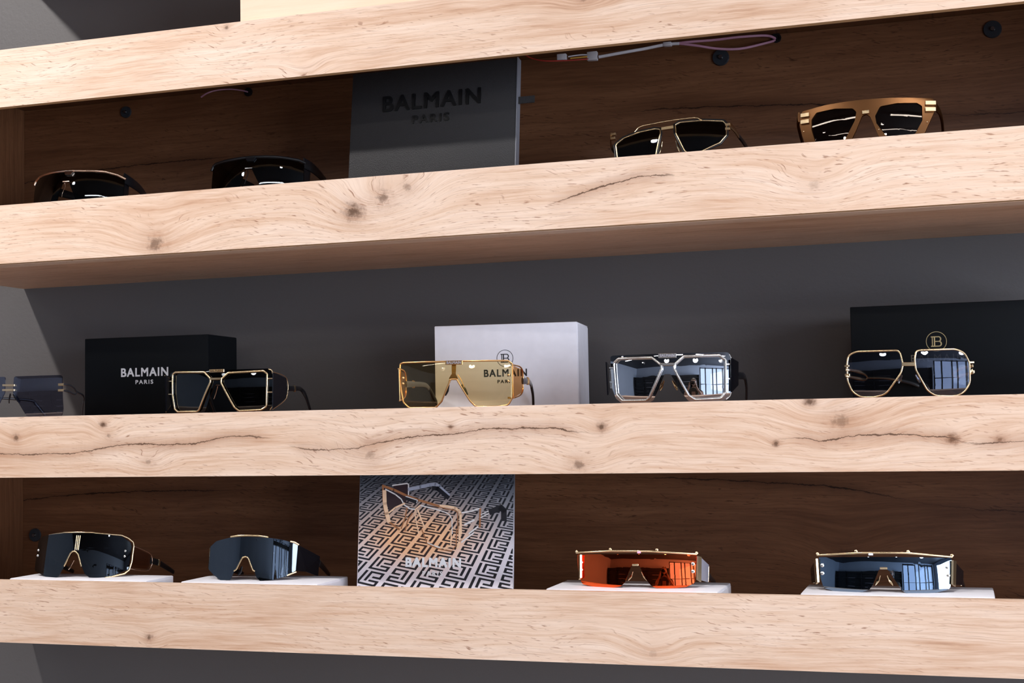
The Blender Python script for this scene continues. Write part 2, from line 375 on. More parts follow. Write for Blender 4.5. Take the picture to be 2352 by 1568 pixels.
DATA = {'rimless':{'loc':(-1.2319,0.03,1.5253),'yaw':0,'tilt':0,'c':2.0,'vm':0.1,'parts':
[('lens','sheet','lens_smoke',[(7.2,55.7),(75.7,56.2),(77.5,9.4),(75.2,0.1),(27.1,1.0),(6.6,33.9)],{'th':1.6,'r':[3,4,12,5,5,4],'mir':1}),
('bridge','plate','gold',[(-9.4,44.1),(10.3,43.6)],{'h':2.6,'th':2.2,'off':-2.2}),
('bridge','plate','gold',[(-9.4,37.5),(10.3,37.0)],{'h':2.6,'th':2.2,'off':-2.2}),
('hinge','plate','gold',[(72.0,43.0),(81.6,43.1)],{'h':3.0,'th':3,'off':-2.4,'mir':1}),
('hinge','plate','gold',[(72.0,35.3),(81.6,35.4)],{'h':3.0,'th':3,'off':-2.4,'mir':1}),
('temple','path','blackmetal',[(85.2,4.0,43.1),(87.0,14.0,42.1),(85.4,26.0,38.3),(82.5,36.0,33.8),(74.0,62.0,29.7),(46.1,105.0,26.1),(39.8,112.0,20.2),(30.6,122.0,3.0)],{'w':1.6,'h':[3,3,2.5,3,3,4,4.5,4.5],'mir':1}),
('temple_fork','path','blackmetal',[(85.2,4.0,34.9),(87.0,14.0,32.7),(84.7,28.0,30.1),(82.5,37.0,33.2)],{'w':1.6,'h':[3,3,2.5,2],'mir':1}),
('nose_pad','path','black',[(2.4,7.0,32.3),(5.8,9.0,26.3),(8.5,12.0,20.4)],{'w':1.5,'h':[3,5,3],'mir':1})]},'geometric_gold':{'loc':(-0.9177,0.035,1.5253),'yaw':0,'tilt':0,'c':2.2,'vm':0.7,'parts':
[('front_plate','sheet','lens_black',[(-75.8,55.5),(-5.6,55.9),(70.9,56.5),(75.7,51.6),(75.4,9.6),(70.5,1.9),(32.1,0.7),(26.8,3.9),(7.0,36.9),(2.0,39.3),(-1.9,36.0),(-15.7,4.7),(-19.1,1.4),(-64.0,2.4),(-71.9,8.9),(-76.0,26.2)],{'th':2,'r':[4,2,5,5,5,6,4,4,2,3,2,4,4,6,5,3]}),
('rim','wire','gold',[(-68.7,52.8),(-64.3,55.2),(-16.0,53.8),(-6.2,45.0),(-6.2,40.5),(-24.3,4.9),(-27.8,3.0),(-59.8,3.4),(-64.5,6.9),(-67.6,25.9)],{'rad':1.2,'r':3,'off':-3.5}),
('rim','wire','gold',[(18.8,51.9),(65.0,53.4),(69.8,49.4),(70.0,36.5),(68.7,7.5),(61.9,3.4),(33.3,2.6),(27.5,7.2),(9.6,39.5),(9.6,44.0)],{'rad':1.2,'r':[3,4,3,2,4,4,4,4,3,2],'off':-3.5}),
('bridge','plate','gold',[(-5.9,44.7),(10.8,44.5)],{'h':2.6,'th':2,'off':-4.5}),
('edge_trim','wire','gold',[(69.7,55.6),(73.9,54.2),(76.3,46.5),(75.5,8.5),(71.4,3.0)],{'rad':0.7,'r':3,'off':-0.8,'open':1}),
('prong','plate','gold',[(-76.4,43.9),(-67.9,43.6)],{'h':1.4,'th':1.2,'off':-3}),
('prong','plate','gold',[(-75.7,26.7),(-68.0,26.5)],{'h':1.4,'th':1.2,'off':-3}),
('prong','plate','gold',[(69.2,43.3),(77.0,43.4)],{'h':1.4,'th':1.2,'off':-3}),
('prong','plate','gold',[(69.1,25.9),(76.8,25.8)],{'h':1.4,'th':1.2,'off':-3}),
('name_plate','plate','gold',[(-9.8,55.1),(11.8,55.0)],{'h':4,'th':1.2,'off':-1.4,'text':1}),
('side_shield','panel','black_glossy',[(78.7,8.0,51.4),(83.9,34.0,44.1),(83.7,34.0,18.7),(77.7,8.0,4.0)],{'th':1.6,'mir':1}),
('shield_trim','path','gold',[(79.6,7.5,51.3),(84.6,34.0,44.1),(84.3,34.0,18.7),(78.0,7.5,3.4)],{'w':0.9,'h':0.9,'mir':1}),
('temple','path','black',[(82.8,36.0,30.6),(82.6,60.0,31.2),(71.6,100.0,31.7),(73.3,112.0,22.5),(73.4,126.0,2.5)],{'w':2.6,'h':[7,7,6,6,5],'mir':1}),
('temple_band','path','gold',[(82.4,58.5,31.1),(82.5,61.5,31.2)],{'w':3.6,'h':[9,9],'mir':1}),
('nose_arch','plate','rose',[(-3.0,36.7),(4.7,36.5)],{'h':0.8,'th':1,'off':3}),
('nose_pad','path','rose',[(-0.2,6.0,35.0),(-4.0,8.0,27.2),(-7.2,8.0,18.8)],{'w':0.8,'h':[0.8,2,0.8]})]},'shield_yellow':{'loc':(-0.5883,0.03,1.5253),'yaw':0,'tilt':0,'c':2.2,'vm':0.9,'parts':
[('lens','sheet','lens_yellow',[(-75.6,56.6),(-70.9,58.0),(66.7,56.3),(72.2,51.9),(72.0,12.4),(66.3,2.5),(53.5,1.2),(27.2,1.4),(20.3,8.7),(4.5,35.0),(-3.4,35.2),(-16.2,8.5),(-24.6,1.5),(-62.5,1.8),(-71.0,8.8),(-75.9,39.8)],{'th':1.4,'r':[2,2,5,4,7,6,6,6,6,2,2,6,6,8,6,3]}),
('rim','wire','gold_orange',[(-75.6,56.6),(-70.9,58.0),(66.7,56.3),(72.2,51.9),(72.2,12.4),(66.3,2.5),(53.5,0.9),(27.2,1.2),(20.3,8.7),(4.5,35.0),(-3.4,35.2),(-16.2,8.5),(-24.6,1.2),(-62.5,1.6),(-71.0,8.8),(-75.9,39.8)],{'rad':1.0,'r':[2,2,5,4,7,6,6,6,6,2,2,6,6,8,6,3]}),
('bridge','sheet','gold_dark',[(-3.1,53.4),(2.6,53.2),(2.4,41.5),(5.7,35.6),(-6.8,35.9),(-2.7,41.7)],{'th':1.2,'off':2.2,'r':0.8,'nomin':1}),
('name_plate','plate','gold_orange',[(-10.0,55.6),(12.0,55.2)],{'h':5,'th':1.4,'off':-1.5,'text':1}),
('hinge_bar','path','gold_orange',[(73.1,5.0,49.5),(72.4,5.0,10.7)],{'w':1.2,'h':1.2,'mir':1}),
('prong','plate','gold_dark',[(66.0,49.5),(71.0,48.9)],{'h':2.4,'th':2,'off':2}),
('prong','plate','gold_dark',[(65.3,11.2),(70.4,10.9)],{'h':2.4,'th':2,'off':2}),
('rivet','dots','gold_orange',[(67.9,38.8),(67.8,31.4),(-69.8,39.0),(-69.9,31.9)],{'rad':1.3,'off':-0.8}),
('side_shield','panel','lens_amber',[(75.3,10.0,49.1),(77.6,36.0,45.2),(77.1,36.0,18.5),(74.1,10.0,11.3)],{'th':1.2,'mir':1}),
('shield_trim','path','gold_orange',[(75.4,9.0,50.4),(77.3,36.0,45.8),(77.1,36.0,18.5),(74.4,9.0,10.7)],{'w':1.8,'h':1.8,'mir':1}),
('temple','path','grey_metal',[(77.0,37.0,31.9),(76.5,55.0,32.4),(71.1,85.0,32.2),(69.6,98.0,27.6)],{'w':3,'h':[8.5,8,6.5,5.5],'mir':1}),
('temple_tip','path','black',[(69.6,97.5,28.2),(67.8,110.0,16.3),(65.0,120.0,2.5)],{'w':3.4,'h':[5.5,6,4.5],'mir':1}),
('temple_band','path','gold_orange',[(76.4,59.0,32.5),(76.5,63.0,32.3)],{'w':4,'h':[10,9.5],'mir':1}),
('nose_pad','path','black',[(8.5,8.0,28.7),(11.1,10.0,22.3),(14.6,11.0,15.9)],{'w':1.6,'h':[2,4.5,2],'mir':1}),
('pad_arm','path','gold_orange',[(4.2,5.0,41.0),(8.1,8.0,33.5),(10.9,9.0,25.0)],{'w':0.8,'h':0.8,'mir':1})]},'silver_mirror':{'loc':(-0.3251,0.035,1.5253),'yaw':0,'tilt':0,'c':2.8,'vm':1.0,'parts':
[('front_plate','sheet','lens_silver',[(-70.9,57.3),(-67.9,58.5),(-10.5,58.3),(69.3,58.0),(72.6,54.2),(72.2,11.8),(66.5,2.8),(53.0,1.0),(24.7,1.4),(15.5,13.9),(4.4,34.0),(-2.8,34.2),(-10.0,17.1),(-17.1,4.1),(-23.0,1.2),(-56.6,1.2),(-64.5,7.4),(-68.9,19.9)],{'th':1.6,'r':[2,2,2,4,4,8,6,4,6,4,2,2,4,4,5,6,6,4]}),
('rim','wire','silver',[(-65.5,49.7),(-59.6,54.4),(-17.3,53.9),(-6.0,44.8),(-5.6,40.2),(-21.6,7.2),(-25.7,4.0),(-55.7,4.5),(-63.0,12.4)],{'rad':1.25,'r':[3,3,3,3,3,4,3,4,4],'off':-3.2}),
('rim','wire','silver',[(20.2,54.2),(60.7,54.7),(67.4,49.1),(66.4,11.3),(61.3,4.6),(31.8,3.7),(25.0,8.6),(9.0,40.3),(9.9,45.3)],{'rad':1.25,'r':[3,4,4,4,4,4,4,3,3],'off':-3.2}),
('bridge','plate','silver',[(-7.4,45.6),(10.6,45.5)],{'h':2.8,'th':2.2,'off':-4}),
('name_plate','plate','silver',[(-9.7,55.9),(11.4,55.6)],{'h':5,'th':1.4,'off':-1.8,'text':1}),
('prong','plate','silver',[(-71.6,44.0),(-65.1,43.7)],{'h':1.7,'th':1.4,'off':-3}),
('prong','plate','silver',[(-71.4,27.2),(-65.0,26.9)],{'h':1.7,'th':1.4,'off':-3}),
('prong','plate','silver',[(67.1,44.0),(73.7,43.9)],{'h':1.7,'th':1.4,'off':-3}),
('prong','plate','silver',[(67.1,27.2),(73.7,27.0)],{'h':1.7,'th':1.4,'off':-3}),
('edge_trim','wire','silver',[(70.9,55.7),(73.1,51.1),(72.6,13.3),(70.6,6.7),(66.2,3.3)],{'rad':0.6,'r':4,'off':-1.2,'open':1}),
('side_shield','panel','black_glossy',[(74.4,9.0,50.8),(77.7,36.0,47.3),(76.9,36.0,20.2),(73.3,9.0,11.6)],{'th':1.6,'mir':1}),
('hinge_bar','path','silver',[(76.4,37.0,43.3),(76.0,37.0,20.3)],{'w':1.6,'h':1.6,'mir':1}),
('temple','path','black',[(76.9,38.0,31.0),(79.6,58.0,31.5),(77.1,92.0,30.0),(76.9,104.0,20.3),(75.0,114.0,5.1)],{'w':3,'h':[9,8.5,7,6.5,5.5],'mir':1}),
('nose_pad','path','gold_dark',[(-4.9,7.0,26.8),(-8.1,9.0,20.8),(-10.3,9.0,15.3)],{'w':1,'h':[1.5,4,1.5],'mir':1})]},'aviator_gold':{'loc':(-0.0542,0.035,1.5253),'yaw':0,'tilt':0,'c':2.0,'vm':1.1,'parts':
[('lens','sheet','lens_aviator',[(-65.0,50.0),(-55.7,53.5),(-11.1,53.2),(-8.2,50.1),(-5.6,37.0),(-8.3,27.5),(-25.2,4.8),(-38.0,2.0),(-52.6,2.4),(-61.7,8.2),(-66.9,22.1),(-66.8,40.2)],{'th':1.4,'r':16}),
('lens','sheet','lens_aviator',[(8.6,51.0),(12.0,52.6),(50.0,52.7),(59.5,48.8),(64.3,37.8),(64.1,14.9),(57.9,5.0),(48.2,1.1),(28.2,1.6),(19.5,7.8),(7.9,30.9),(6.9,42.9)],{'th':1.4,'r':16}),
('rim','wire','gold',[(-65.0,50.0),(-55.7,53.5),(-11.1,53.1),(-8.2,50.1),(-5.6,37.0),(-8.3,27.5),(-25.1,4.8),(-37.9,2.0),(-52.5,2.4),(-61.7,8.2),(-66.9,22.1),(-66.8,40.2)],{'rad':1.0,'r':16,'off':-0.3}),
('rim','wire','gold',[(8.6,51.0),(12.0,52.6),(50.0,52.7),(59.5,48.8),(64.3,37.8),(64.1,14.9),(57.9,5.0),(48.2,1.1),(28.2,1.6),(19.5,7.7),(7.9,30.9),(6.9,42.9)],{'rad':1.0,'r':16,'off':-0.3}),
('bridge','plate','gold',[(-6.5,37.6),(7.2,37.2)],{'h':4,'th':2,'off':-1.5}),
('hinge','plate','gold',[(64.1,37.8),(69.1,37.7)],{'h':2,'th':3,'off':-1,'mir':1}),
('hinge','plate','gold',[(63.7,27.5),(69.1,27.4)],{'h':3,'th':3,'off':-1,'mir':1}),
('temple_fork','path','gold',[(-67.8,6.0,33.8),(-53.7,22.0,31.0),(-47.3,33.0,27.2),(-46.7,36.0,24.3)],{'w':1.4,'h':[3,4,2,1.5],'mir':1}),
('temple_fork','path','gold',[(-68.0,6.0,26.5),(-53.9,22.0,23.1),(-48.4,33.0,22.7),(-46.7,36.0,24.3)],{'w':1.4,'h':[3,4,2,1.5],'mir':1}),
('temple','path','gold',[(-46.6,36.0,24.8),(-28.8,72.0,24.8),(-11.3,96.0,21.9)],{'w':1.4,'h':[2,2.4,2.6]}),
('temple','path','gold',[(66.9,8.0,28.9),(63.8,60.0,23.8),(61.9,100.0,20.0),(59.8,122.0,11.5)],{'w':1.6,'h':[3,2.6,3,5]}),
('temple_tip','path','black',[(-11.8,95.0,21.9),(2.3,112.0,17.9),(20.4,126.0,8.4)],{'w':3,'h':[3.5,5,6]}),
('nose_pad','path','grey_metal',[(7.2,7.0,25.8),(9.8,9.0,21.0),(11.5,9.0,17.0)],{'w':1.2,'h':[2,3.5,2],'mir':1})]},'visor_rose':{'loc':(-1.1732,0.075,1.8105),'yaw':0,'tilt':13,'c':4.2,'vm':0.0,'parts':
[('lens','sheet','lens_shade',[(-83.7,64.3),(-73.2,66.7),(-42.5,64.7),(-4.2,60.9),(46.1,59.0),(62.3,55.6),(71.1,50.4),(75.1,8.1),(22.0,-0.5),(12.2,16.4),(-2.7,43.4),(-14.2,44.6),(-22.1,0.6),(-71.9,10.9)],{'th':1.6,'r':[5,3,2,2,3,5,4,4,3,2,2,3,4,4]}),
('brow_bar','wire','rose',[(-86.9,58.5),(-84.6,65.0),(-74.1,67.7),(-42.0,65.4),(-3.9,62.0),(17.5,60.8),(46.3,60.1),(62.4,56.6),(72.7,51.7)],{'rad':1.9,'r':4,'off':-0.6,'open':1,'nomin':1}),
('centre_plate','sheet','rose',[(-14.0,61.2),(1.4,60.0),(-1.3,54.3),(-11.1,55.3)],{'th':2,'off':-2.6,'r':0.6,'nomin':1}),
('nose_arch','plate','rose',[(-13.8,45.5),(-2.4,44.7)],{'h':1.6,'th':2,'off':-0.8}),
('side_panel','panel','black',[(65.5,28.0,53.6),(64.3,44.0,55.0),(66.7,44.0,19.2),(71.1,28.0,11.3)],{'th':1.6,'mir':1}),
('temple','path','black',[(67.3,26.0,55.3),(68.6,45.0,55.0),(61.2,75.0,59.1),(50.2,108.0,62.3)],{'w':3,'h':[15,14,12,9],'mir':1}),
('pad_arm','path','rose',[(-14.5,6.0,46.1),(-14.4,9.0,41.4),(-18.8,11.0,33.3),(-19.1,11.0,26.7)],{'w':0.9,'h':0.9,'mir':1})]},'visor_black':{'loc':(-0.8902,0.075,1.8105),'yaw':0,'tilt':13,'c':4.2,'vm':0.0,'parts':
[('lens','sheet','lens_shade',[(-74.1,59.8),(-68.4,61.8),(-35.5,59.4),(2.9,57.8),(35.8,57.3),(57.6,54.2),(66.6,49.8),(70.1,6.7),(22.1,-2.1),(14.9,15.9),(0.3,40.4),(-9.8,41.3),(-19.8,-1.2),(-67.5,8.6)],{'th':1.6,'r':[5,3,2,2,3,5,4,4,3,2,2,3,4,4]}),
('brow_bar','wire','black',[(-76.8,54.7),(-74.9,61.1),(-70.1,63.1),(-35.3,60.3),(3.1,58.8),(36.0,58.0),(59.8,55.5),(68.2,52.3)],{'rad':1.9,'r':4,'off':-0.6,'open':1,'nomin':1}),
('centre_plate','sheet','black',[(-11.8,58.7),(4.2,57.5),(1.0,51.8),(-8.3,52.6)],{'th':2,'off':-2.6,'r':0.6,'nomin':1}),
('nose_arch','plate','black',[(-10.1,42.3),(1.2,41.8)],{'h':1.6,'th':2,'off':-0.8}),
('side_panel','panel','black',[(61.0,28.0,53.6),(64.3,44.0,53.8),(65.0,44.0,20.8),(65.4,28.0,11.3)],{'th':1.6,'mir':1}),
('temple','path','black',[(62.5,26.0,55.2),(65.6,45.0,56.0),(62.1,75.0,59.2),(56.2,108.0,62.2)],{'w':3,'h':[15,14,12,9],'mir':1}),
('pad_arm','path','black',[(-9.6,6.0,42.4),(-9.5,9.0,38.6),(-12.9,11.0,30.9),(-14.2,11.0,24.7)],{'w':0.9,'h':0.9,'mir':1})]},'navigator_gold':{'loc':(-0.3275,0.08,1.8105),'yaw':0,'tilt':14,'c':1.6,'vm':0.0,'parts':
[('lens','sheet','lens_shade',[(-66.9,38.4),(-56.8,45.4),(-37.1,50.5),(-16.7,52.8),(-10.6,51.2),(-9.9,45.3),(-17.4,0.5),(-59.2,2.7),(-63.8,18.0)],{'th':1.4,'r':[3,2,2,3,2,2,5,5,4]}),
('lens','sheet','lens_shade',[(7.6,55.9),(13.3,59.0),(39.6,60.3),(65.3,59.1),(69.2,53.9),(69.6,39.5),(62.2,29.1),(40.3,17.9),(25.8,15.5),(20.5,19.8),(9.4,43.6)],{'th':1.4,'r':[2,3,2,3,2,3,4,4,3,3,3]}),
('rim','wire','gold',[(-66.6,37.9),(-56.5,44.9),(-36.9,50.0),(-16.5,52.3),(-10.4,50.7),(-9.7,44.9),(-17.2,0.0),(-59.0,2.2),(-63.5,17.5)],{'rad':0.8,'r':[3,2,2,3,2,2,5,5,4],'off':-1}),
('rim','wire','gold',[(7.8,55.5),(13.6,58.5),(39.8,59.8),(65.5,58.6),(69.4,53.4),(69.8,39.0),(62.3,28.6),(40.5,17.4),(26.0,15.1),(20.7,19.4),(9.7,43.1)],{'rad':0.8,'r':[2,3,2,3,2,3,4,4,3,3,3],'off':-1}),
('outer_rim','wire','black',[(-69.4,38.6),(-58.1,47.1),(-37.3,52.3),(-17.4,54.6),(-9.7,52.6),(-8.4,45.5),(-15.8,-1.7),(-61.0,0.9),(-66.3,18.7)],{'rad':1.1,'r':3,'off':0.6,'nomin':1}),
('outer_rim','wire','black',[(5.8,56.4),(12.1,60.8),(39.4,62.0),(66.2,60.8),(70.6,55.4),(71.1,39.2),(63.1,27.7),(40.2,16.4),(24.7,14.2),(18.9,19.1),(7.7,43.4)],{'rad':1.1,'r':3,'off':0.6,'nomin':1}),
('bridge','plate','gold',[(-8.6,50.7),(6.4,51.9)],{'h':4,'th':2.4,'off':-2}),
('brow_bar','wire','gold',[(-42.8,51.0),(-38.5,56.2),(-32.4,58.2),(-1.8,61.3),(30.5,64.0),(35.2,63.2),(39.9,59.9)],{'rad':0.9,'r':3,'off':-2,'open':1,'nomin':1}),
('hinge','plate','gold',[(67.7,53.2),(73.8,53.6)],{'h':3.2,'th':4,'off':-1.5,'mir':1}),
('hinge','plate','gold',[(67.8,47.4),(73.8,47.5)],{'h':3.2,'th':4,'off':-1.5,'mir':1}),
('temple','path','gold_dark',[(73.9,10.0,52.3),(77.2,22.0,51.9),(80.1,38.0,50.4)],{'w':2,'h':[8,7,6],'mir':1}),
('temple_tip','path','black',[(79.7,37.0,50.6),(81.5,60.0,53.5),(80.1,105.0,65.3)],{'w':3,'h':[6,6,6],'mir':1}),
('nose_pad','path','gold',[(-8.4,7.0,36.8),(-10.5,10.0,30.8),(-12.7,11.0,23.3)],{'w':1,'h':[1.5,4,1.5],'mir':1})]},'acetate_brown':{'loc':(-0.0928,0.06,1.8105),'yaw':0,'tilt':5,'c':2.2,'vm':0.0,'parts':
[('front_frame','sheet','acetate',[(-74.1,49.9),(-71.9,54.0),(-44.7,57.3),(-9.5,58.5),(25.3,58.5),(73.7,57.1),(76.4,53.7),(75.2,39.4),(64.8,16.3),(52.6,2.6),(22.3,2.2),(14.0,13.4),(5.5,36.6),(1.2,40.6),(-3.7,38.5),(-10.9,21.6),(-21.2,2.1),(-54.1,1.0),(-67.7,9.4),(-72.6,23.8),(-75.4,37.5)],{'th':4,'r':[2,3,2,2,2,3,3,4,5,8,6,5,4,3,4,5,8,8,5,4,3],'holes':[[(-61.4,41.8),(-55.6,49.5),(-34.4,51.1),(-14.1,48.8),(-9.9,44.2),(-11.8,33.6),(-23.9,11.6),(-28.9,8.1),(-51.4,9.5),(-57.9,14.6),(-61.8,29.3)],[(10.8,37.3),(16.4,48.5),(35.1,51.5),(57.0,51.2),(62.5,47.3),(62.4,30.1),(54.9,15.8),(48.1,9.8),(26.8,9.6),(20.7,15.0),(12.0,28.4)]]}),
('lens','sheet','lens_brown',[(-62.0,42.4),(-56.2,50.7),(-34.5,52.1),(-13.7,49.8),(-9.5,44.7),(-11.5,34.0),(-23.6,11.5),(-28.6,8.0),(-52.1,9.5),(-58.6,14.6),(-62.5,29.9)],{'th':1.2,'r':3,'off':1.6}),
('lens','sheet','lens_brown',[(10.2,37.8),(15.9,49.5),(35.1,52.5),(57.4,52.2),(62.9,48.0),(62.9,30.6),(55.3,15.8),(48.5,9.8),(26.2,9.6),(20.2,15.0),(11.4,28.9)],{'th':1.2,'r':3,'off':1.6}),
('hinge_bar','plate','gold',[(66.0,50.6),(77.3,50.6)],{'h':4.6,'th':3,'off':-2.6}),
('hinge_bar','plate','gold',[(65.7,42.6),(77.0,42.7)],{'h':4.6,'th':3,'off':-2.6}),
('hinge_bar','plate','gold',[(-73.8,48.3),(-64.0,48.1)],{'h':4.6,'th':3,'off':-2.6}),
('hinge_bar','plate','gold',[(-74.0,40.1),(-64.2,40.0)],{'h':4.6,'th':3,'off':-2.6}),
('bridge','plate','gold',[(-3.4,42.2),(4.3,42.6)],{'h':4,'th':3,'off':-2}),
('screw','dots','gold',[(-30.8,12.2),(14.7,20.8),(67.4,27.8),(-70.8,28.5)],{'rad':1.0,'off':-0.8}),
('temple','path','acetate',[(76.2,14.0,47.5),(80.9,45.0,48.8),(83.1,85.0,49.0),(83.4,125.0,44.5)],{'w':3.2,'h':[12,8,6,6],'mir':1})]},'mask_gold':{'loc':(-1.1264,0.03,1.3111),'yaw':6,'tilt':10,'c':5.0,'vm':-2.3,'parts':
[('lens','sheet','lens_shade',[(-74.7,48.8),(-66.8,54.2),(-48.7,56.1),(-25.9,56.7),(20.0,56.5),(54.1,53.9),(64.8,46.4),(66.6,41.3),(65.1,10.7),(47.4,1.3),(29.9,-2.1),(18.7,-1.1),(13.1,3.3),(7.3,14.1),(-0.6,31.8),(-7.0,31.9),(-18.0,13.6),(-26.6,-0.1),(-31.7,-2.3),(-47.6,-1.1),(-77.7,9.0),(-77.3,19.6)],{'th':1.6,'r':[3,3,2,2,4,5,3,3,4,4,3,3,3,2,2,2,2,3,3,4,3,3]}),
('top_rim','wire','gold',[(-51.8,56.0),(-26.3,57.4),(-24.2,57.9),(19.7,57.6),(21.5,56.9),(54.1,55.3),(61.9,51.8),(67.4,46.9),(68.5,41.4),(67.7,20.6),(65.6,10.2),(60.7,4.8),(47.3,0.5),(38.7,-1.2)],{'rad':1.0,'r':2.5,'off':0.5,'open':1,'nomin':1}),
('nose_arch','wire','gold',[(-18.4,13.0),(-10.0,30.1),(-6.9,32.7),(-3.0,32.7),(1.6,28.9),(7.7,12.9)],{'rad':1.0,'r':2.5,'off':-0.4,'open':1,'nomin':1}),
('centre_stripe','wire','gold',[(-2.8,53.7),(-3.5,34.4)],{'rad':0.65,'off':-1,'open':1,'nomin':1}),
('centre_stripe','wire','gold',[(-0.3,53.7),(-0.9,34.4)],{'rad':0.65,'off':-1,'open':1,'nomin':1}),
('centre_stripe','wire','gold',[(2.3,53.5),(1.3,34.4)],{'rad':0.65,'off':-1,'open':1,'nomin':1}),
('rivet','dots','silver',[(60.1,34.8),(59.9,27.6),(-72.1,36.2),(-72.5,28.9)],{'rad':1.6,'off':-0.8}),
('side_shield','panel','lens_side',[(66.6,27.0,41.7),(76.5,60.0,32.8),(74.2,60.0,13.5),(64.0,27.0,13.4)],{'th':1.4,'mir':1}),
('shield_trim','path','rose',[(67.1,26.0,42.2),(77.1,60.0,33.1),(75.0,60.0,12.3),(64.0,26.0,12.2)],{'w':1.6,'h':1.6,'mir':1}),
('temple','path','black',[(76.1,62.0,25.3),(78.4,84.0,23.5),(77.2,132.0,15.0)],{'w':3,'h':[9,8,6],'mir':1}),
('temple_band','path','gold',[(78.4,80.0,24.1),(78.6,83.0,23.7)],{'w':4,'h':[9.5,9.5],'mir':1}),
('nose_pad','path','rose',[(-7.8,8.0,21.5),(-14.3,10.0,12.5),(-15.9,10.0,9.0)],{'w':0.9,'h':[1,3,1],'mir':1})]},'mask_black':{'loc':(-0.8752,0.032,1.3111),'yaw':4,'tilt':8,'c':5.2,'vm':0.2,'parts':
[('lens','sheet','lens_steel',[(-60.3,43.3),(-48.3,50.8),(-25.5,54.9),(2.0,55.8),(27.3,54.9),(42.4,53.1),(53.9,50.1),(61.7,46.5),(60.6,14.2),(51.3,7.1),(35.6,2.1),(19.8,0.2),(15.2,4.3),(11.9,12.1),(4.3,26.0),(-0.7,29.8),(-5.6,29.6),(-15.9,12.2),(-21.8,1.2),(-37.4,1.0),(-51.3,8.5),(-61.4,15.9)],{'th':1.6,'r':[3,3,3,4,4,3,3,1,1,3,4,3,3,3,3,2,2,3,3,5,3,3]}),
('top_bar','wire','gold',[(-24.3,55.9),(-12.2,57.3),(2.0,57.5),(15.9,57.1),(27.4,55.5)],{'rad':1.1,'r':2,'off':-0.3,'open':1,'nomin':1}),
('nose_arch','wire','gold',[(-16.6,12.5),(-13.2,14.4),(-5.3,29.3),(-1.1,30.8),(2.9,29.3),(9.8,14.0),(12.7,12.2)],{'rad':0.9,'r':3,'off':-0.5,'open':1,'nomin':1}),
('corner_clip','wire','gold',[(53.1,51.1),(57.9,50.2),(62.8,47.1)],{'rad':1.5,'r':1,'off':-0.6,'open':1,'nomin':1}),
('corner_clip','wire','gold',[(51.2,7.7),(55.7,10.0),(61.3,12.6)],{'rad':1.0,'r':1,'off':-0.6,'open':1,'nomin':1}),
('side_shield','panel','black_glossy',[(57.6,31.0,47.1),(73.7,66.0,34.4),(71.6,68.0,8.5),(63.1,48.0,13.9),(56.2,31.0,14.4)],{'th':1.4,'mir':1}),
('temple','path','black',[(72.7,68.0,26.0),(69.0,95.0,20.3),(63.1,130.0,12.8)],{'w':3,'h':[9,8,6],'mir':1}),
('nose_pad','path','black',[(-9.5,10.0,18.7),(-12.0,11.0,12.1),(-14.7,11.0,7.6)],{'w':2,'h':[2,5,2],'mir':1})]},'flat_red':{'loc':(-0.3663,0.03,1.3111),'yaw':0,'tilt':8,'c':3.0,'vm':-0.1,'parts':
[('lens','sheet','lens_red',[(-75.8,38.8),(68.4,39.5),(67.9,29.2),(66.3,7.8),(56.3,2.6),(38.5,0.7),(22.8,0.8),(16.8,3.6),(11.2,10.5),(3.4,26.3),(-5.9,26.2),(-13.6,7.1),(-18.9,2.0),(-30.2,-0.1),(-53.2,1.1),(-69.1,4.0),(-73.6,15.8),(-75.7,30.1)],{'th':1.6,'r':[1.5,1.5,2,6,6,5,5,4,2,1.5,1.5,2,4,5,5,6,7,3]}),
('brow_bar','wire','gold',[(-77.3,40.8),(-31.0,42.6),(-0.6,42.5),(17.3,42.5),(68.4,40.4)],{'rad':1.15,'r':1,'off':-1.2,'open':1,'nomin':1}),
('knob','dots','gold',[(-32.1,44.4),(23.8,44.3),(-76.8,41.9),(68.1,41.7)],{'rad':1.7,'off':-1}),
('rivet','dots','silver',[(-70.1,29.5),(-70.1,20.8),(64.3,29.2),(64.3,20.6)],{'rad':2.0,'off':-0.9}),
('nose_arch','plate','gold',[(-4.7,26.7),(2.7,26.8)],{'h':2.2,'th':2,'off':-1.5}),
('nose_pad','path','gold',[(-5.1,5.0,19.4),(-8.1,8.0,13.9),(-11.5,8.0,8.9)],{'w':1,'h':[1,3.5,1],'mir':1}),
('hinge_plate','panel','gold',[(69.7,11.0,38.1),(72.9,16.0,37.4),(72.4,16.0,9.0),(69.2,11.0,11.3)],{'th':2.4,'mir':1}),
('side_shield','panel','frosted',[(72.2,17.0,36.9),(75.9,48.0,29.7),(75.1,48.0,9.5),(70.7,17.0,11.5)],{'th':1.2,'mir':1}),
('hinge_bar','path','gold',[(75.8,50.0,27.8),(75.0,50.0,10.1)],{'w':2.2,'h':2.6,'mir':1}),
('temple','path','black',[(75.7,52.0,17.2),(72.1,90.0,14.3),(69.8,125.0,11.7)],{'w':3,'h':[8,7,6],'mir':1}),
('price_tag','plate','tag_pink',[(1.2,41.2),(5.3,41.3)],{'h':2.4,'th':1.4,'off':-2})]},'flat_blue':{'loc':(-0.0882,0.03,1.3111),'yaw':0,'tilt':8,'c':3.0,'vm':-0.3,'parts':
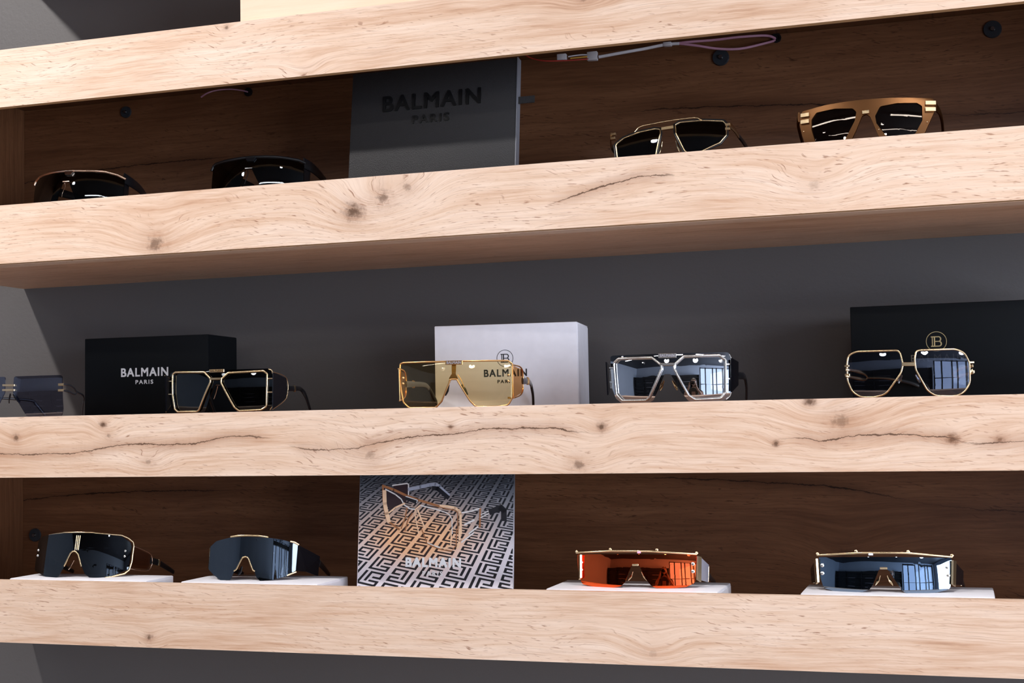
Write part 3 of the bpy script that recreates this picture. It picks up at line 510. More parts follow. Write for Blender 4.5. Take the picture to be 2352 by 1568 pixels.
[('lens','sheet','lens_blue',[(-71.4,38.4),(71.7,39.3),(72.3,29.6),(69.6,5.6),(55.0,1.4),(35.5,-0.3),(23.2,-0.1),(18.3,3.3),(13.7,11.2),(4.6,25.2),(-4.7,25.1),(-11.8,8.0),(-16.2,2.7),(-23.1,0.5),(-38.3,-0.2),(-52.8,0.5),(-66.1,4.0),(-69.8,16.0)],{'th':1.6,'r':[1.5,1.5,2,6,6,5,5,4,2,1.5,1.5,2,4,5,5,6,7,3]}),
('brow_bar','wire','gold',[(-72.8,40.7),(-27.2,43.0),(1.0,43.4),(25.4,43.5),(72.7,40.4)],{'rad':1.15,'r':1,'off':-1.2,'open':1,'nomin':1}),
('knob','dots','gold',[(-29.2,44.9),(26.8,45.0),(-72.5,42.2),(72.5,41.9)],{'rad':1.7,'off':-1}),
('rivet','dots','silver',[(-67.2,29.3),(-67.2,20.6),(67.1,29.0),(67.9,20.3)],{'rad':2.0,'off':-0.9}),
('nose_arch','plate','gold',[(-3.6,26.5),(4.3,26.6)],{'h':2.2,'th':2,'off':-1.5}),
('nose_pad','path','gold',[(-3.7,5.0,19.0),(-6.3,8.0,13.5),(-9.5,8.0,8.2)],{'w':1,'h':[1,3.5,1],'mir':1}),
('hinge_plate','panel','gold',[(73.0,12.0,36.6),(76.1,17.0,35.9),(74.5,17.0,8.5),(71.7,12.0,10.7)],{'th':2.4,'mir':1}),
('side_shield','panel','black_glossy',[(75.6,18.0,34.5),(83.4,48.0,26.3),(82.4,48.0,10.9),(73.9,18.0,10.4)],{'th':1.2,'mir':1}),
('hinge_bar','path','gold',[(81.5,50.0,24.9),(80.5,50.0,10.5)],{'w':2.2,'h':2.6,'mir':1}),
('temple','path','black',[(81.6,52.0,16.8),(82.7,90.0,13.1),(83.5,122.0,10.5)],{'w':3,'h':[8,7,6],'mir':1}),
('price_tag','plate','tag_white',[(-15.6,41.6),(-10.7,41.6)],{'h':2.4,'th':1.4,'off':-2})]}}
D = 0.30612; CX = -1.41411
Zs = {'F1t': 2.02334, 'F1b': 1.94431, 'F2t': 1.81049, 'F2b': 1.73139, 'F3t': 1.52528, 'F3b': 1.44497, 'F4t': 1.3099, 'F4b': 1.22839}
BOXES = {'black': {'spec': ((-1.2057, 0.165, 0.0253), 2.26, 0.1978, 0.1134, 0.088), 'txt': [(0.0968, 0.0565, 0.0747, 0.0116), (0.0966, 0.0456, 0.0279, 0.0056)], 'em': None}, 'white': {'spec': ((-0.6559, 0.145, 0.0253), 5.86, 0.1899, 0.1089, 0.088), 'txt': [(0.0943, 0.0404, 0.0566, 0.009), (0.0942, 0.0318, 0.0206, 0.0042)], 'em': (0.0944, 0.0642, 0.011)}, 'right': {'spec': ((-0.1233, 0.15, 0.0253), -0.21, 0.26, 0.1114, 0.12), 'txt': [(0.0986, 0.0433, 0.0598, 0.0082), (0.0983, 0.0345, 0.0226, 0.0041)], 'em': (0.098, 0.0665, 0.0118)}}
LEATHER = {'x': -0.7464, 'y': 0.075, 'tilt': 7.5, 'w': 0.2278, 't0': (0.1333, 0.0202, 0.1122, 0.1011), 't1': (0.05, 0.0105, 0.1125, 0.0817), 'tab': 0.102}
RISERS = [(-1.2167, 0.0135, 0.2098, 0.065, 0, 'white riser box at the left end of the lower recess, under gold trimmed glasses'), (-0.9568, 0.0135, 0.1924, 0.0902, 0, 'white riser box left of the picture card'), (-0.4703, 0.0135, 0.2019, 0.0911, 0, 'white riser box under the red mirrored sunglasses'), (-0.1769, 0.0135, 0.2034, 0.0872, 0, 'white riser box at the right end, under blue grey mirrored sunglasses')]
CABLES = [('pink_strand', [(-0.2185, 0.2981, 2.0124), (-0.2296, 0.2821, 2.0141), (-0.2618, 0.2641, 2.0109), (-0.2949, 0.2541, 2.0076), (-0.3252, 0.2441, 2.0057), (-0.3477, 0.2391, 2.0038)], 0.0017, 'p'), ('pink_strand', [(-0.2185, 0.2981, 2.0112), (-0.2328, 0.2821, 2.0038), (-0.2622, 0.2641, 1.9951), (-0.2895, 0.2541, 1.9953), (-0.3166, 0.2441, 1.9996), (-0.3389, 0.2391, 2.0035)], 0.0017, 'p'), ('white_strand', [(-0.3389, 0.2391, 2.0035), (-0.3555, 0.2341, 2.0027), (-0.3828, 0.2241, 1.9971), (-0.4042, 0.2141, 1.9926), (-0.4404, 0.2041, 1.9867)], 0.0021, 'w'), ('yellow_wire', [(-0.4463, 0.2041, 1.9884), (-0.4599, 0.1991, 1.9873), (-0.4765, 0.1941, 1.986)], 0.0009, 'y'), ('white_wire', [(-0.4463, 0.2041, 1.9896), (-0.4628, 0.1991, 1.9906), (-0.4794, 0.1941, 1.9886)], 0.0009, 'w'), ('red_wire', [(-0.4464, 0.2041, 1.9855), (-0.4706, 0.1941, 1.9831), (-0.5067, 0.1841, 1.983), (-0.5265, 0.1841, 1.9885), (-0.5366, 0.1841, 1.9948)], 0.0009, 'r')]
CONN = [(-0.4487, 0.2041, 1.9884, 0.0068, 0.0058, 'connector'), (-0.4878, 0.1941, 1.9883, 0.0062, 0.0042, 'connector'), (-0.3537, 0.2341, 2.0025, 0.0055, 0.0026, 'cable_clip')]
CAB2 = [(-1.009, 0.2981, 2.0126), (-1.0131, 0.2841, 2.0125), (-1.0211, 0.2641, 2.0107), (-1.0316, 0.2441, 2.0058), (-1.0419, 0.2341, 2.0005), (-1.0536, 0.2341, 1.9951)]
KN = {'F1': [(-0.8793, 2.0177, 0.006, 0.7), (-0.7691, 1.9439, 0.01, 0.4), (-0.4064, 2.0014, 0.01, 0.5)], 'F2': [(-0.9835, 1.7445, 0.021, 0.66), (-0.7045, 1.7679, 0.017, 0.9), (-0.6659, 1.7826, 0.018, 0.66), (-0.633, 1.7938, 0.014, 0.5), (-0.1468, 1.7621, 0.016, 0.25)], 'F3': [(-1.0625, 1.5133, 0.006, 1.0), (-1.1967, 1.4977, 0.008, 0.8), (-1.054, 1.4984, 0.008, 0.5), (-0.3956, 1.498, 0.008, 0.9), (-0.5812, 1.5017, 0.005, 0.8), (-0.1267, 1.5006, 0.02, 0.55), (-0.0102, 1.4789, 0.008, 1.0), (0.0377, 1.4778, 0.006, 0.8), (-0.1972, 1.4768, 0.005, 0.9), (-0.4235, 1.4547, 0.014, 0.6), (-0.6861, 1.4691, 0.016, 0.45), (-0.9957, 1.4641, 0.01, 0.45), (-0.1588, 1.5222, 0.008, 0.9)], 'F4': [(-0.9943, 1.2404, 0.007, 0.85), (-0.3415, 1.2422, 0.012, 0.2)]}
CRK = {'F3': [(-1.2779, 1.4779), (-1.2221, 1.4761), (-1.1672, 1.4755), (-1.1001, 1.4776), (-1.0605, 1.4822), (-1.0214, 1.4867), (-0.9322, 1.4861), (-0.8824, 1.4942), (-0.8335, 1.4935), (-0.7736, 1.4781), (-0.7266, 1.477), (-0.686, 1.4818), (-0.6573, 1.4867), (-0.6233, 1.4909), (-0.5786, 1.4928), (-0.5291, 1.4982), (-0.4541, 1.4975), (-0.4279, 1.4935), (-0.3055, 1.4832), (-0.2367, 1.4802), (-0.1695, 1.4817), (-0.146, 1.4785), (-0.1133, 1.4842), (-0.0674, 1.484), (-0.0181, 1.4814), (0.0038, 1.4746), (0.0301, 1.4737), (0.0614, 1.4756), (0.0905, 1.4757)], 'F2': [(-0.4568, 1.7597), (-0.4327, 1.7663), (-0.4009, 1.7744), (-0.3591, 1.7837), (-0.3384, 1.7863), (-0.3018, 1.7851)]}
CRI = {'F3': [(-1.278, 0.8), (-1.1673, 0.8), (-1.0605, 0.9), (-1.0214, 1), (-0.9322, 1), (-0.8825, 0.9), (-0.8336, 0.6), (-0.8034, 0), (-0.7736, 0.7), (-0.7265, 0.7), (-0.6859, 0.9), (-0.6573, 1), (-0.5295, 1), (-0.4545, 1), (-0.4282, 0.4), (-0.3867, 0.0), (-0.2126, 0.0), (-0.1697, 0.7), (-0.1136, 1), (-0.0183, 0.9), (0.0038, 0.3), (0.0301, 0.8), (0.0613, 0.7), (0.0904, 0)], 'F2': [(-0.4563, 0), (-0.4324, 0.7), (-0.4008, 1), (-0.3593, 1), (-0.3387, 0.9), (-0.3022, 0)]}
BACKCR = [(-0.95, 0.165), (-0.6, 0.185), (-0.3, 0.17), (0, 0.2), (0.3, 0.19), (0.6, 0.155), (0.95, 0.18)]
CARD = {'x': -0.7416, 'y': 0.075, 'tilt': 5.5, 'w': 0.2091, 'h': 0.2103, 'zv': 0.0422, 'H': [0.0318724, 0.0172357, 0.0103658, -0.0068479, 0.0216161, 0.0771387, -0.0127955, 0.053871], 'gx': 0.08215, 'gz': 0.11612, 'draw': [('printed_lens', 'plum', 0.0, [(0.03352, 0.17891), (0.06595, 0.16894), (0.06511, 0.16008), (0.05718, 0.15713), (0.04187, 0.14924), (0.03838, 0.15911)]), ('printed_side_lens', 'plum', 0.0, [(0.0469, 0.18183), (0.06717, 0.18421), (0.06753, 0.16992), (0.06489, 0.16894), (0.04754, 0.17787)]), ('printed_frame', 'bronze', 0.003, [(0.03209, 0.18189), (0.04757, 0.17688), (0.06488, 0.16943), (0.08095, 0.164), (0.11066, 0.15567)]), ('printed_frame', 'bronze', 0.0024, [(0.03236, 0.18189), (0.0334, 0.16405), (0.03596, 0.14923), (0.03949, 0.13791), (0.05637, 0.1267)]), ('printed_frame', 'peach', 0.0052, [(0.03471, 0.17494), (0.03569, 0.15911), (0.03871, 0.14677), (0.04167, 0.13693)]), ('printed_frame', 'light', 0.0016, [(0.03626, 0.17741), (0.04987, 0.17094), (0.05805, 0.16501), (0.06251, 0.15762), (0.07061, 0.15272), (0.07699, 0.15223)]), ('printed_frame', 'light', 0.0014, [(0.08429, 0.15713), (0.11076, 0.1508)]), ('printed_frame', 'peach', 0.0016, [(0.08429, 0.15713), (0.07805, 0.15223), (0.07712, 0.14684), (0.083, 0.12197)]), ('printed_frame', 'peach', 0.002, [(0.08125, 0.15126), (0.08686, 0.13758), (0.09128, 0.12883)]), ('printed_nose_arch', 'bronze', 0.0016, [(0.06632, 0.15419), (0.0645, 0.14192), (0.059, 0.12769)]), ('printed_nose_arch', 'bronze', 0.0016, [(0.07394, 0.14684), (0.06828, 0.13948), (0.0644, 0.12478)]), ('printed_frame', 'peach', 0.002, [(0.04191, 0.14776), (0.05031, 0.15418), (0.06299, 0.15959)]), ('printed_side_trim', 'light', 0.0016, [(0.04581, 0.18233), (0.06556, 0.18472), (0.06772, 0.18372), (0.06805, 0.17041)]), ('printed_temple', 'grey', 0.0044, [(0.06841, 0.17731), (0.08376, 0.1802), (0.09744, 0.18309), (0.10481, 0.18355), (0.11014, 0.18059)]), ('printed_temple', 'grey', 0.0036, [(0.09828, 0.18334), (0.10408, 0.18356), (0.10993, 0.18059), (0.12272, 0.1698)]), ('printed_temple_shadow', 'dark', 0.0052, [(0.10155, 0.17866), (0.10735, 0.17815), (0.12173, 0.16688)]), ('printed_name_plate', 'dark', 0.0048, [(0.06549, 0.16598), (0.0789, 0.16106)]), ('printed_name_plate', 'light', 0.001, [(0.06437, 0.16845), (0.08044, 0.16351), (0.07946, 0.16008)]), ('printed_frame', 'peach', 0.0032, [(0.11148, 0.15616), (0.12091, 0.15568), (0.13138, 0.15374), (0.13664, 0.15035), (0.13879, 0.14647), (0.13975, 0.12193)]), ('printed_frame', 'bronze', 0.0012, [(0.09884, 0.15811), (0.11993, 0.15276), (0.13143, 0.15083), (0.13513, 0.14744), (0.13613, 0.12191)]), ('printed_frame', 'light', 0.0012, [(0.09893, 0.15372), (0.11739, 0.14886), (0.12425, 0.14547), (0.12748, 0.13966), (0.12835, 0.12186)]), ('printed_frame', 'peach', 0.0028, [(0.1381, 0.12732), (0.13837, 0.11286), (0.13543, 0.10417)]), ('printed_frame', 'bronze', 0.0012, [(0.13396, 0.1273), (0.13382, 0.10705), (0.12925, 0.10219)]), ('printed_frame', 'peach', 0.0016, [(0.1272, 0.12727), (0.12658, 0.10602), (0.11727, 0.10352), (0.09994, 0.10772)]), ('printed_frame', 'light', 0.0016, [(0.09485, 0.1101), (0.10437, 0.1063), (0.11173, 0.10444)]), ('printed_frame', 'bronze', 0.0012, [(0.0871, 0.12705), (0.09264, 0.11493), (0.09487, 0.10913), (0.11177, 0.1025)]), ('printed_frame', 'bronze', 0.0012, [(0.09997, 0.10626), (0.11575, 0.10158), (0.12825, 0.10025)]), ('printed_side_trim', 'light', 0.0018, [(0.14083, 0.14793), (0.15116, 0.1494), (0.16501, 0.15328)]), ('printed_side_trim', 'bronze', 0.0022, [(0.16502, 0.1528), (0.16487, 0.13016)]), ('printed_side_trim', 'light', 0.002, [(0.16229, 0.13062), (0.1506, 0.122)]), ('printed_side_trim', 'light', 0.0018, [(0.15676, 0.12292), (0.14098, 0.11126)]), ('printed_temple', 'light', 0.0012, [(0.16616, 0.14556), (0.19309, 0.1581)]), ('printed_temple', 'light', 0.0012, [(0.16571, 0.14171), (0.17639, 0.14703)]), ('printed_temple', 'dark', 0.0072, [(0.17892, 0.14896), (0.19212, 0.15426), (0.19624, 0.15042), (0.19638, 0.13988)]), ('printed_side_lettering', 'light', 0.0024, [(0.14473, 0.13295), (0.15701, 0.13879)])], 't0': (0.0733, 0.0106, 0.1028, 0.0798), 't1': (0.0268, 0.0055, 0.1028, 0.0692)}

# ------------------------------------------------------------ the shop room
def struct(name, mat, *a, kind='structure'):
    o = boxobj(name, mat, None, *a); tag(o, kind=kind); return o
XL, XR, YF = -4.2, 3.6, -5.2
struct('wall_back', GREY, XL-.1, XR+.1, D, D+.12, 0, CEIL)
struct('floor', FLOORM, XL-.1, XR+.1, YF-.1, D+.12, -.08, 0)
struct('ceiling', CEILM, XL-.1, XR+.1, YF-.1, D+.12, CEIL, CEIL+.08)
struct('wall_left', WHITEW, XL-.1, XL, YF, D, 0, CEIL)
bm = bmesh.new()                                   # opposite wall with the glazed shop front on its right part
box(bm, XL, 1.0, YF-.1, YF, 0, CEIL); box(bm, 3.45, XR, YF-.1, YF, 0, CEIL); box(bm, 1.0, 3.45, YF-.1, YF, 0, .25); box(bm, 1.0, 3.45, YF-.1, YF, 2.6, CEIL)
tag(obj('wall_front', bm, WHITEW), kind='structure')
win = empty('window_2', (2.225, YF-.05, .25)); tag(win, kind='structure')
bm = bmesh.new()
for x in (-1.19, -.8, -.25, .05, .55, .8, 1.19): box(bm, x-.035, x+.035, -.03, .03, 0, 2.35)
for z_ in (.03, 1.0, 2.3): box(bm, -1.22, 1.22, -.028, .028, z_-.03, z_+.03)
obj('window_frame', bm, MT['black'], win)
boxobj('window_pane', lens_mat('shop_front_glass', (.96, .98, 1, 1), (1, 1, 1, 1), .04), win, -1.22, 1.22, -.004, .004, 0, 2.35)
bm = bmesh.new()                                   # right wall with the opening of the shop window
box(bm, XR, XR+.1, YF, -4.8, 0, CEIL); box(bm, XR, XR+.1, -.8, D, 0, CEIL)
box(bm, XR, XR+.1, -4.8, -.8, 0, .3); box(bm, XR, XR+.1, -4.8, -.8, 2.6, CEIL)
tag(obj('wall_right', bm, WHITEW), kind='structure')
win = empty('window_1', (XR+.05, -2.8, .3)); tag(win, kind='structure')
bm = bmesh.new()
for y in (-1.965, -1, 0, 1, 1.965): box(bm, -.03, .03, y-.035, y+.035, 0, 2.3)
for z_ in (.03, 1.45, 2.27): box(bm, -.028, .028, -2, 2, z_-.03, z_+.03)
obj('window_frame', bm, MT['black'], win)
boxobj('window_pane', lens_mat('window_glass', (.96, .98, 1, 1), (1, 1, 1, 1), .04), win, -.004, .004, -2, 2, 0, 2.3)

# ceiling lamps: spot housings and long linear lamps
LAMP = bpy.data.materials.new('lamp_diffuser'); LAMP.use_nodes = True
_n = LAMP.node_tree; _n.nodes.remove(_n.nodes['Principled BSDF']); _e = _n.nodes.new('ShaderNodeEmission')
_e.inputs[0].default_value = (1, .96, .92, 1); _e.inputs[1].default_value = 14; _n.links.new(_e.outputs[0], _n.nodes['Material Output'].inputs[0])
SPOTM = LAMP.copy(); SPOTM.name = 'spot_lamp_glow'; SPOTM.node_tree.nodes['Emission'].inputs[1].default_value = 40
def spot(x, y, k):
    t = empty('ceiling_spotlight', (x, y, CEIL), (0, 0, 0), 'small round white ceiling spotlight in the shop ceiling', 'spotlight', 'round ceiling spotlights')
    bm = bmesh.new(); cyl(bm, (0, 0, 0), (0, 0, -.03), .05, .046, 24); obj('housing', bm, MT['frosted'], t, True)
    bm = bmesh.new(); cyl(bm, (0, 0, -.030), (0, 0, -.034), .036, .036, 20); obj('lamp_glass', bm, SPOTM, t)
k = 0
for (x, y, e, s) in SPOTS: spot(x, y, k)
def linear(x, y, L, idx):
    t = empty('linear_ceiling_lamp', (x, y, CEIL), (0, 0, 0), 'long white linear lamp under the shop ceiling', 'ceiling lamp', 'linear ceiling lamps')
    boxobj('housing', MT['frosted'], t, -L/2, L/2, -.035, .035, -.05, 0)
    boxobj('diffuser', LAMP, t, -L/2+.02, L/2-.02, -.028, .028, -.056, -.0501)
for x in (-2.7, -.9, .9): linear(x, -1.45, 1.3, 0)
for x in (-2.7, -.9, .9): linear(x, -2.8, 1.3, 0)
# dark display cabinet along the wall behind the photographer, white counter front
cab = empty('display_cabinet', (-.6, -4.95, 0), (0, 0, 0), 'long black display cabinet with open shelves along the opposite wall', 'cabinet')
bm = bmesh.new(); box(bm, -3.5, 1.45, -.22, .1, 0, 2.0)
for r_ in range(6): box(bm, -3.5, 1.45, .1, .24, .28+.3*r_, .32+.3*r_)
for x_ in (-3.5, -2.6, -1.3, 0, 1.42): box(bm, x_, x_+.03, .1, .24, 0, 2.0)
obj('body', bm, DARKW, cab)
for r_ in range(5):
    for q_ in range(3):
        boxobj('ledge_strip', MT['frosted'], cab, -2.3+1.3*q_, -1.75+1.3*q_, .241, .246, .29+.3*r_, .31+.3*r_)

# ------------------------------------------------------------ wall shelf units
X0, X1 = CX-.003, .42
def K(lst, rx, rz): return [(a-rx, b-rz, c, d) for (a, b, c, d) in lst]
def unit(zb0, zb1, zt0, zt1, floor_z, label, kb, kt, cr, ci, sd, front=True):
    """zb = lower fascia, zt = upper fascia (world z)"""
    rx, rz = -.5, zb0
    t = empty('shelf_unit', (rx, .15, rz), (0, 0, 0), label, 'shelf')
    def b(name, mat, x0, x1, y0, y1, z0, z1, bev=0): return boxobj(name, mat, t, x0-rx, x1-rx, y0-.15, y1-.15, z0-rz, z1-rz, bev=bev)
    def board(mats, z0, z1):
        bm = bmesh.new(); box(bm, X0-rx, X1-rx, -.15, -.14, z0-rz, z1-rz)
        for f in bm.faces:
            if abs(f.normal.z) > .5: pass
        o = obj('fascia_board', bm, mats, t)
        for p in o.data.polygons:
            if p.normal.z < -.5: p.material_index = 1
            if p.normal.z > .5: p.material_index = 2
        return o
    EDGE = WOODS['edge']
    m1 = wood('oak_laminate_lower', PALE, K(kb, rx, rz), [(a-rx, c-rz) for a, c in cr.get('b', [])], [(a-rx, c) for a, c in ci.get('b', [])], seed=sd)
    m2 = wood('oak_laminate_upper', PALE, K(kt, rx, rz), [(a-rx, c-rz) for a, c in cr.get('t', [])], [(a-rx, c) for a, c in ci.get('t', [])], seed=sd+17)
    board([m1, MDF, EDGE], zb0, zb1); board([m2, MDF, EDGE], zt0, zt1)
    b('front_batten', WOODS['batten'], X0, X1, .0105, .037, zb0-.0005, zb0+.02)
    b('bottom_panel', WOODS['under'], X0, X1, .0375, D-.0005, zb0+.0025, zb0+.018)
    b('back_panel', WOODS['back'], X0+.008, X1-.018, D-.0105, D-.0005, zb0+.0185, zt1-.005)
    b('side_panel', WOODS['side'], X0, X0+.0075, .0105, D-.0005, zb0+.0205, zt1-.005)
    b('side_panel', WOODS['side'], X1-.0175, X1, .0105, D-.0005, zb0+.0205, zt1-.005)
    b('top_panel', WOODS['back'], X0, X1, .0105, D-.0005, zt1-.0045, zt1-.0003)
    if floor_z: b('shelf_board', WOODS['back'], X0+.008, X1-.018, .0105, D-.011, floor_z-.016, floor_z)
    return t
WOODS = {
 'edge': wood('oak_edge_banding', [(a, tuple(min(1, c*1.12) for c in b_[:3])) for a, b_ in PALE], seed=2, pore=.3),
 'back': wood('brown_oak_laminate', BROWN, seed=4.4, pore=1.2, rough=.42, knots=[(.35, .10, .02, .5)], crack=BACKCR, crack_i=[(-.95, .7), (-.65, .9), (-.5, 0), (0, 0), (.15, .8), (.35, 1), (.45, .2), (.6, .7), (.95, .4)]),
 'side': wood('brown_oak_side', BROWN, seed=8.4, axis='zy', rough=.45),
 'under': wood('oak_underside', UNDER, seed=6.1, axis='xy', pore=.8, streak=1.5, rough=.5), 'batten': wood('oak_batten', PALE, seed=12, axis='xy', knots=[], pore=1.5),
}
unit(Zs['F2b'], Zs['F2t'], Zs['F1b'], Zs['F1t'], Zs['F2t']-.0005, 'oak wall shelf unit with a dark recess, the upper one, above the grey gap', KN['F2'], KN['F1'], {'b': CRK['F2']}, {'b': CRI['F2']}, 3.3)
unit(Zs['F4b'], Zs['F4t'], Zs['F3b'], Zs['F3t'], None, 'oak wall shelf unit with a dark recess, the lower one, holding white riser boxes', KN['F4'], KN['F3'], {'t': CRK['F3']}, {'t': CRI['F3']}, 1.7)
gap = Zs['F2b']-Zs['F3t']; zz = Zs['F1t']+gap
unit(zz, zz+.08, zz+.213, zz+.293, None, 'oak wall shelf unit mounted highest, above the pine block', [], [], {}, {}, 5.7)

# pine block standing on the upper unit
pb = empty('pine_block', (-.30, .06, Zs['F1t']), (0, 0, 0), 'pale pine block standing on the top of the upper oak unit', 'block')
PINE = wood('pine', [(.25, srgb(232, 204, 174)), (.5, srgb(246, 226, 202)), (.8, srgb(250, 236, 218))], seed=21, pore=.0, streak=.4)
boxobj('body', PINE, pb, -.565, .34, -.05, .11, .0005, .14, bev=.001)

# screw caps and cable holes in the back panels
def cap(x, z, r, lab):
    t = empty('screw_cap', (x, D-.0105, z), (0, 0, 0), lab, 'screw cap')
    bm = bmesh.new(); cyl(bm, (0, -.0005, 0), (0, -.003, 0), r, r*.93, 32); obj('washer', bm, plain('smoked_plastic_washer', (.028, .034, .042, 1), .22), t, True)
    bm = bmesh.new(); cyl(bm, (0, -.0032, 0), (0, -.006, 0), r*.30, r*.22, 18)
    obj('screw', bm, MT['grey_metal'], t, True)
cap(-1.2215, ZF+.5, .0093, 'dark round screw cap in the upper recess, above the rose gold visor glasses')
cap(-.293, ZF+.494, .0115, 'dark round screw cap in the upper recess, below the loop of pink cable')
cap(.055, ZF+.496, .0115, 'dark round screw cap in the upper recess, above the brown acetate glasses')
cap(-1.386, ZF-.155, .0105, 'grey round screw cap at the left end of the lower recess')
def hole(x, z, lab):
    bm = bmesh.new(); n = 28
    A = [[bm.verts.new((math.cos(2*math.pi*i/n)*r, y, math.sin(2*math.pi*i/n)*r)) for i in range(n)] for r, y in ((.0066, -.0004), (.0066, -.0022), (.0044, -.0022), (.0040, -.0008))]
    for a_, b_ in zip(A, A[1:]):
        for i in range(n): bm.faces.new((a_[i], a_[(i+1) % n], b_[(i+1) % n], b_[i]))
    bm.faces.new(A[-1])
    o = obj('cable_grommet', bm, MT['black'], None, True); o.location = (x, D-.0105, z); tag(o, lab, 'grommet')
hole(-.218, ZF+.513, 'black cable hole in the upper recess where the pink cable loop ends')
hole(-1.008, ZF+.512, 'black cable hole in the upper recess, left of the black leather box')
def tube(bm, pts, r, k=8):
    P = [Vector(p) for p in pts]; P, V = smooth_path(P, [[r]]*len(P), k); sweep(bm, P, [v[0] for v in V], [v[0] for v in V])
CB = CABLES
cb = empty('led_cable', (0, D-.03, ZF+.5), (0, 0, 0), 'white and pink LED cable with plastic connectors hanging under the top fascia', 'cable')
def cpart(name, pts, r, mat):
    bm = bmesh.new(); tube(bm, [(a, b-(D-.03), c-ZF-.5) for a, b, c in pts], r); return obj(name, bm, mat, cb, True)
PINKC = plain('pink_cable', (.42, .20, .28, 1), .45); WHC = plain('white_cable', (.55, .52, .55, 1), .45); REDC = plain('red_wire', (.35, .03, .02, 1), .4); YELC = plain('yellow_wire', (.55, .28, .04, 1), .4)
for nm, pts, r, m in CB: cpart(nm, pts, r, {'p': PINKC, 'w': WHC, 'r': REDC, 'y': YELC}[m])
for (a, b, c, sx, sz, nm) in CONN:
    o = boxobj(nm, WHC, cb, a-sx, a+sx, b-(D-.03)-.004, b-(D-.03)+.004, c-ZF-.5-sz, c-ZF-.5+sz, bev=.0008); 
cb2 = empty('cable_end', (0, D-.03, ZF+.5), (0, 0, 0), 'short thin grey cable coming out of the left cable hole', 'cable')
bm = bmesh.new(); tube(bm, [(a, b-(D-.03), c-ZF-.5) for a, b, c in CAB2], .0011); obj('wire', bm, PINKC, cb2, True)

# ------------------------------------------------------------ boxes
BLK = plain('black_box_paper', (.004, .005, .0065, 1), .5, 0, .12); WHT = plain('white_box_paper', (.90, .87, .92, 1), .5)
WINK = plain('white_print', (.8, .8, .82, 1), .5); BINK = plain('black_print', (.01, .01, .012, 1), .5)
GPRINT = plain('gold_foil_print', (.75, .58, .30, 1), .3, .8); DGOLD = plain('dull_gold_print', (.10, .085, .06, 1), .4, .3)
def emblem(bm, x, z, r, y, d):
    """ring with a slab-serif B that has a doubled stem"""
    n = 48; w_ = r*.055
    A = [[bm.verts.new((x+math.cos(2*math.pi*i/n)*q, y_, z+math.sin(2*math.pi*i/n)*q)) for i in range(n)] for q, y_ in ((r, y), (r, y-d), (r-w_, y-d), (r-w_, y))]
    for a_, b_ in zip(A, A[1:]+A[:1]):
        for i in range(n): bm.faces.new((a_[i], a_[(i+1) % n], b_[(i+1) % n], b_[i]))
    s = r*.52
    def bar(x0, x1, z0, z1): box(bm, x+x0*s, x+x1*s, y-d, y, z+z0*s, z+z1*s)
    bar(-1.0, .45, .80, 1.0); bar(-1.0, .5, -1.0, -.80); bar(-.82, -.66, -.8, .8); bar(-.46, -.22, -.8, .8); bar(-.22, .45, -.08, .10)
    def bowl(cx, cz, rx, rz, t):
        m = 14; o = [(cx+math.cos(a)*rx, cz+math.sin(a)*rz) for a in [math.pi*(i/m-.5) for i in range(m+1)]]
        i_ = [(cx+math.cos(a)*(rx-t), cz+math.sin(a)*(rz-.19)) for a in [math.pi*(i/m-.5) for i in range(m+1)]]
        for a in range(m):
            q = [o[a], o[a+1], i_[a+1], i_[a]]
            F = [bm.verts.new((x+p[0]*s, y-d, z+p[1]*s)) for p in q]; B = [bm.verts.new((x+p[0]*s, y, z+p[1]*s)) for p in q]
            bm.faces.new(F); bm.faces.new(B[::-1])
            for k_ in range(4): bm.faces.new((F[k_], F[(k_+1) % 4], B[(k_+1) % 4], B[k_]))
    bowl(.42, .46, .50, .54, .24); bowl(.46, -.45, .56, .55, .25)
def case_box(nm, spec, mat, label, prints):
    (x, y, z0), yw, w_, h_, d_ = spec
    t = empty(nm, (x, y, z0+ZF), (0, 0, math.radians(yw)), label, 'box')
    boxobj('body', mat, t, 0, w_, 0, d_, .0004, h_, bev=.0012)
    # lid seam: the outer sleeve stands a hair proud of the end
    boxobj('end_flap', mat, t, w_-.0002, w_+.0006, .002, d_-.002, .003, h_-.003)
    for fn in prints: fn(t)
    return t
def pr(s, x, z, w_, h_, m, bold=.02, sp=1.1, name='lettering'):
    def f(t):
        bm = bmesh.new(); text_mesh(bm, s, w_, h_, x, z, -.0001, .00012, bold, sp); obj(name, bm, m, t)
    return f
def em(x, z, r, m):
    def f(t):
        bm = bmesh.new(); emblem(bm, x, z, r, -.0001, .00015); obj('emblem', bm, m, t)
    return f
B = BOXES
q = B['black']['txt']
case_box('glasses_box', B['black']['spec'], BLK, 'black glasses box with white lettering, behind the gold framed geometric glasses',
 [pr('BALMAIN', *q[0], WINK, .07, 1.15), pr('PARIS', *q[1], WINK, .07, 1.3)])
q = B['white']['txt']
case_box('glasses_box', B['white']['spec'], WHT, 'white glasses box with black round emblem, behind the yellow shield glasses',
 [em(*B['white']['em'], BINK), pr('BALMAIN', *q[0], BINK, .07, 1.2), pr('PARIS', *q[1], BINK, .07, 1.35)])
q = B['right']['txt']
case_box('glasses_box', B['right']['spec'], BLK, 'large black glasses box with gold round emblem at the right end of the middle shelf',
 [em(*B['right']['em'], GPRINT), pr('BALMAIN', *q[0], DGOLD, .0, 1.3), pr('PARIS', *q[1], DGOLD, .0, 1.4)])
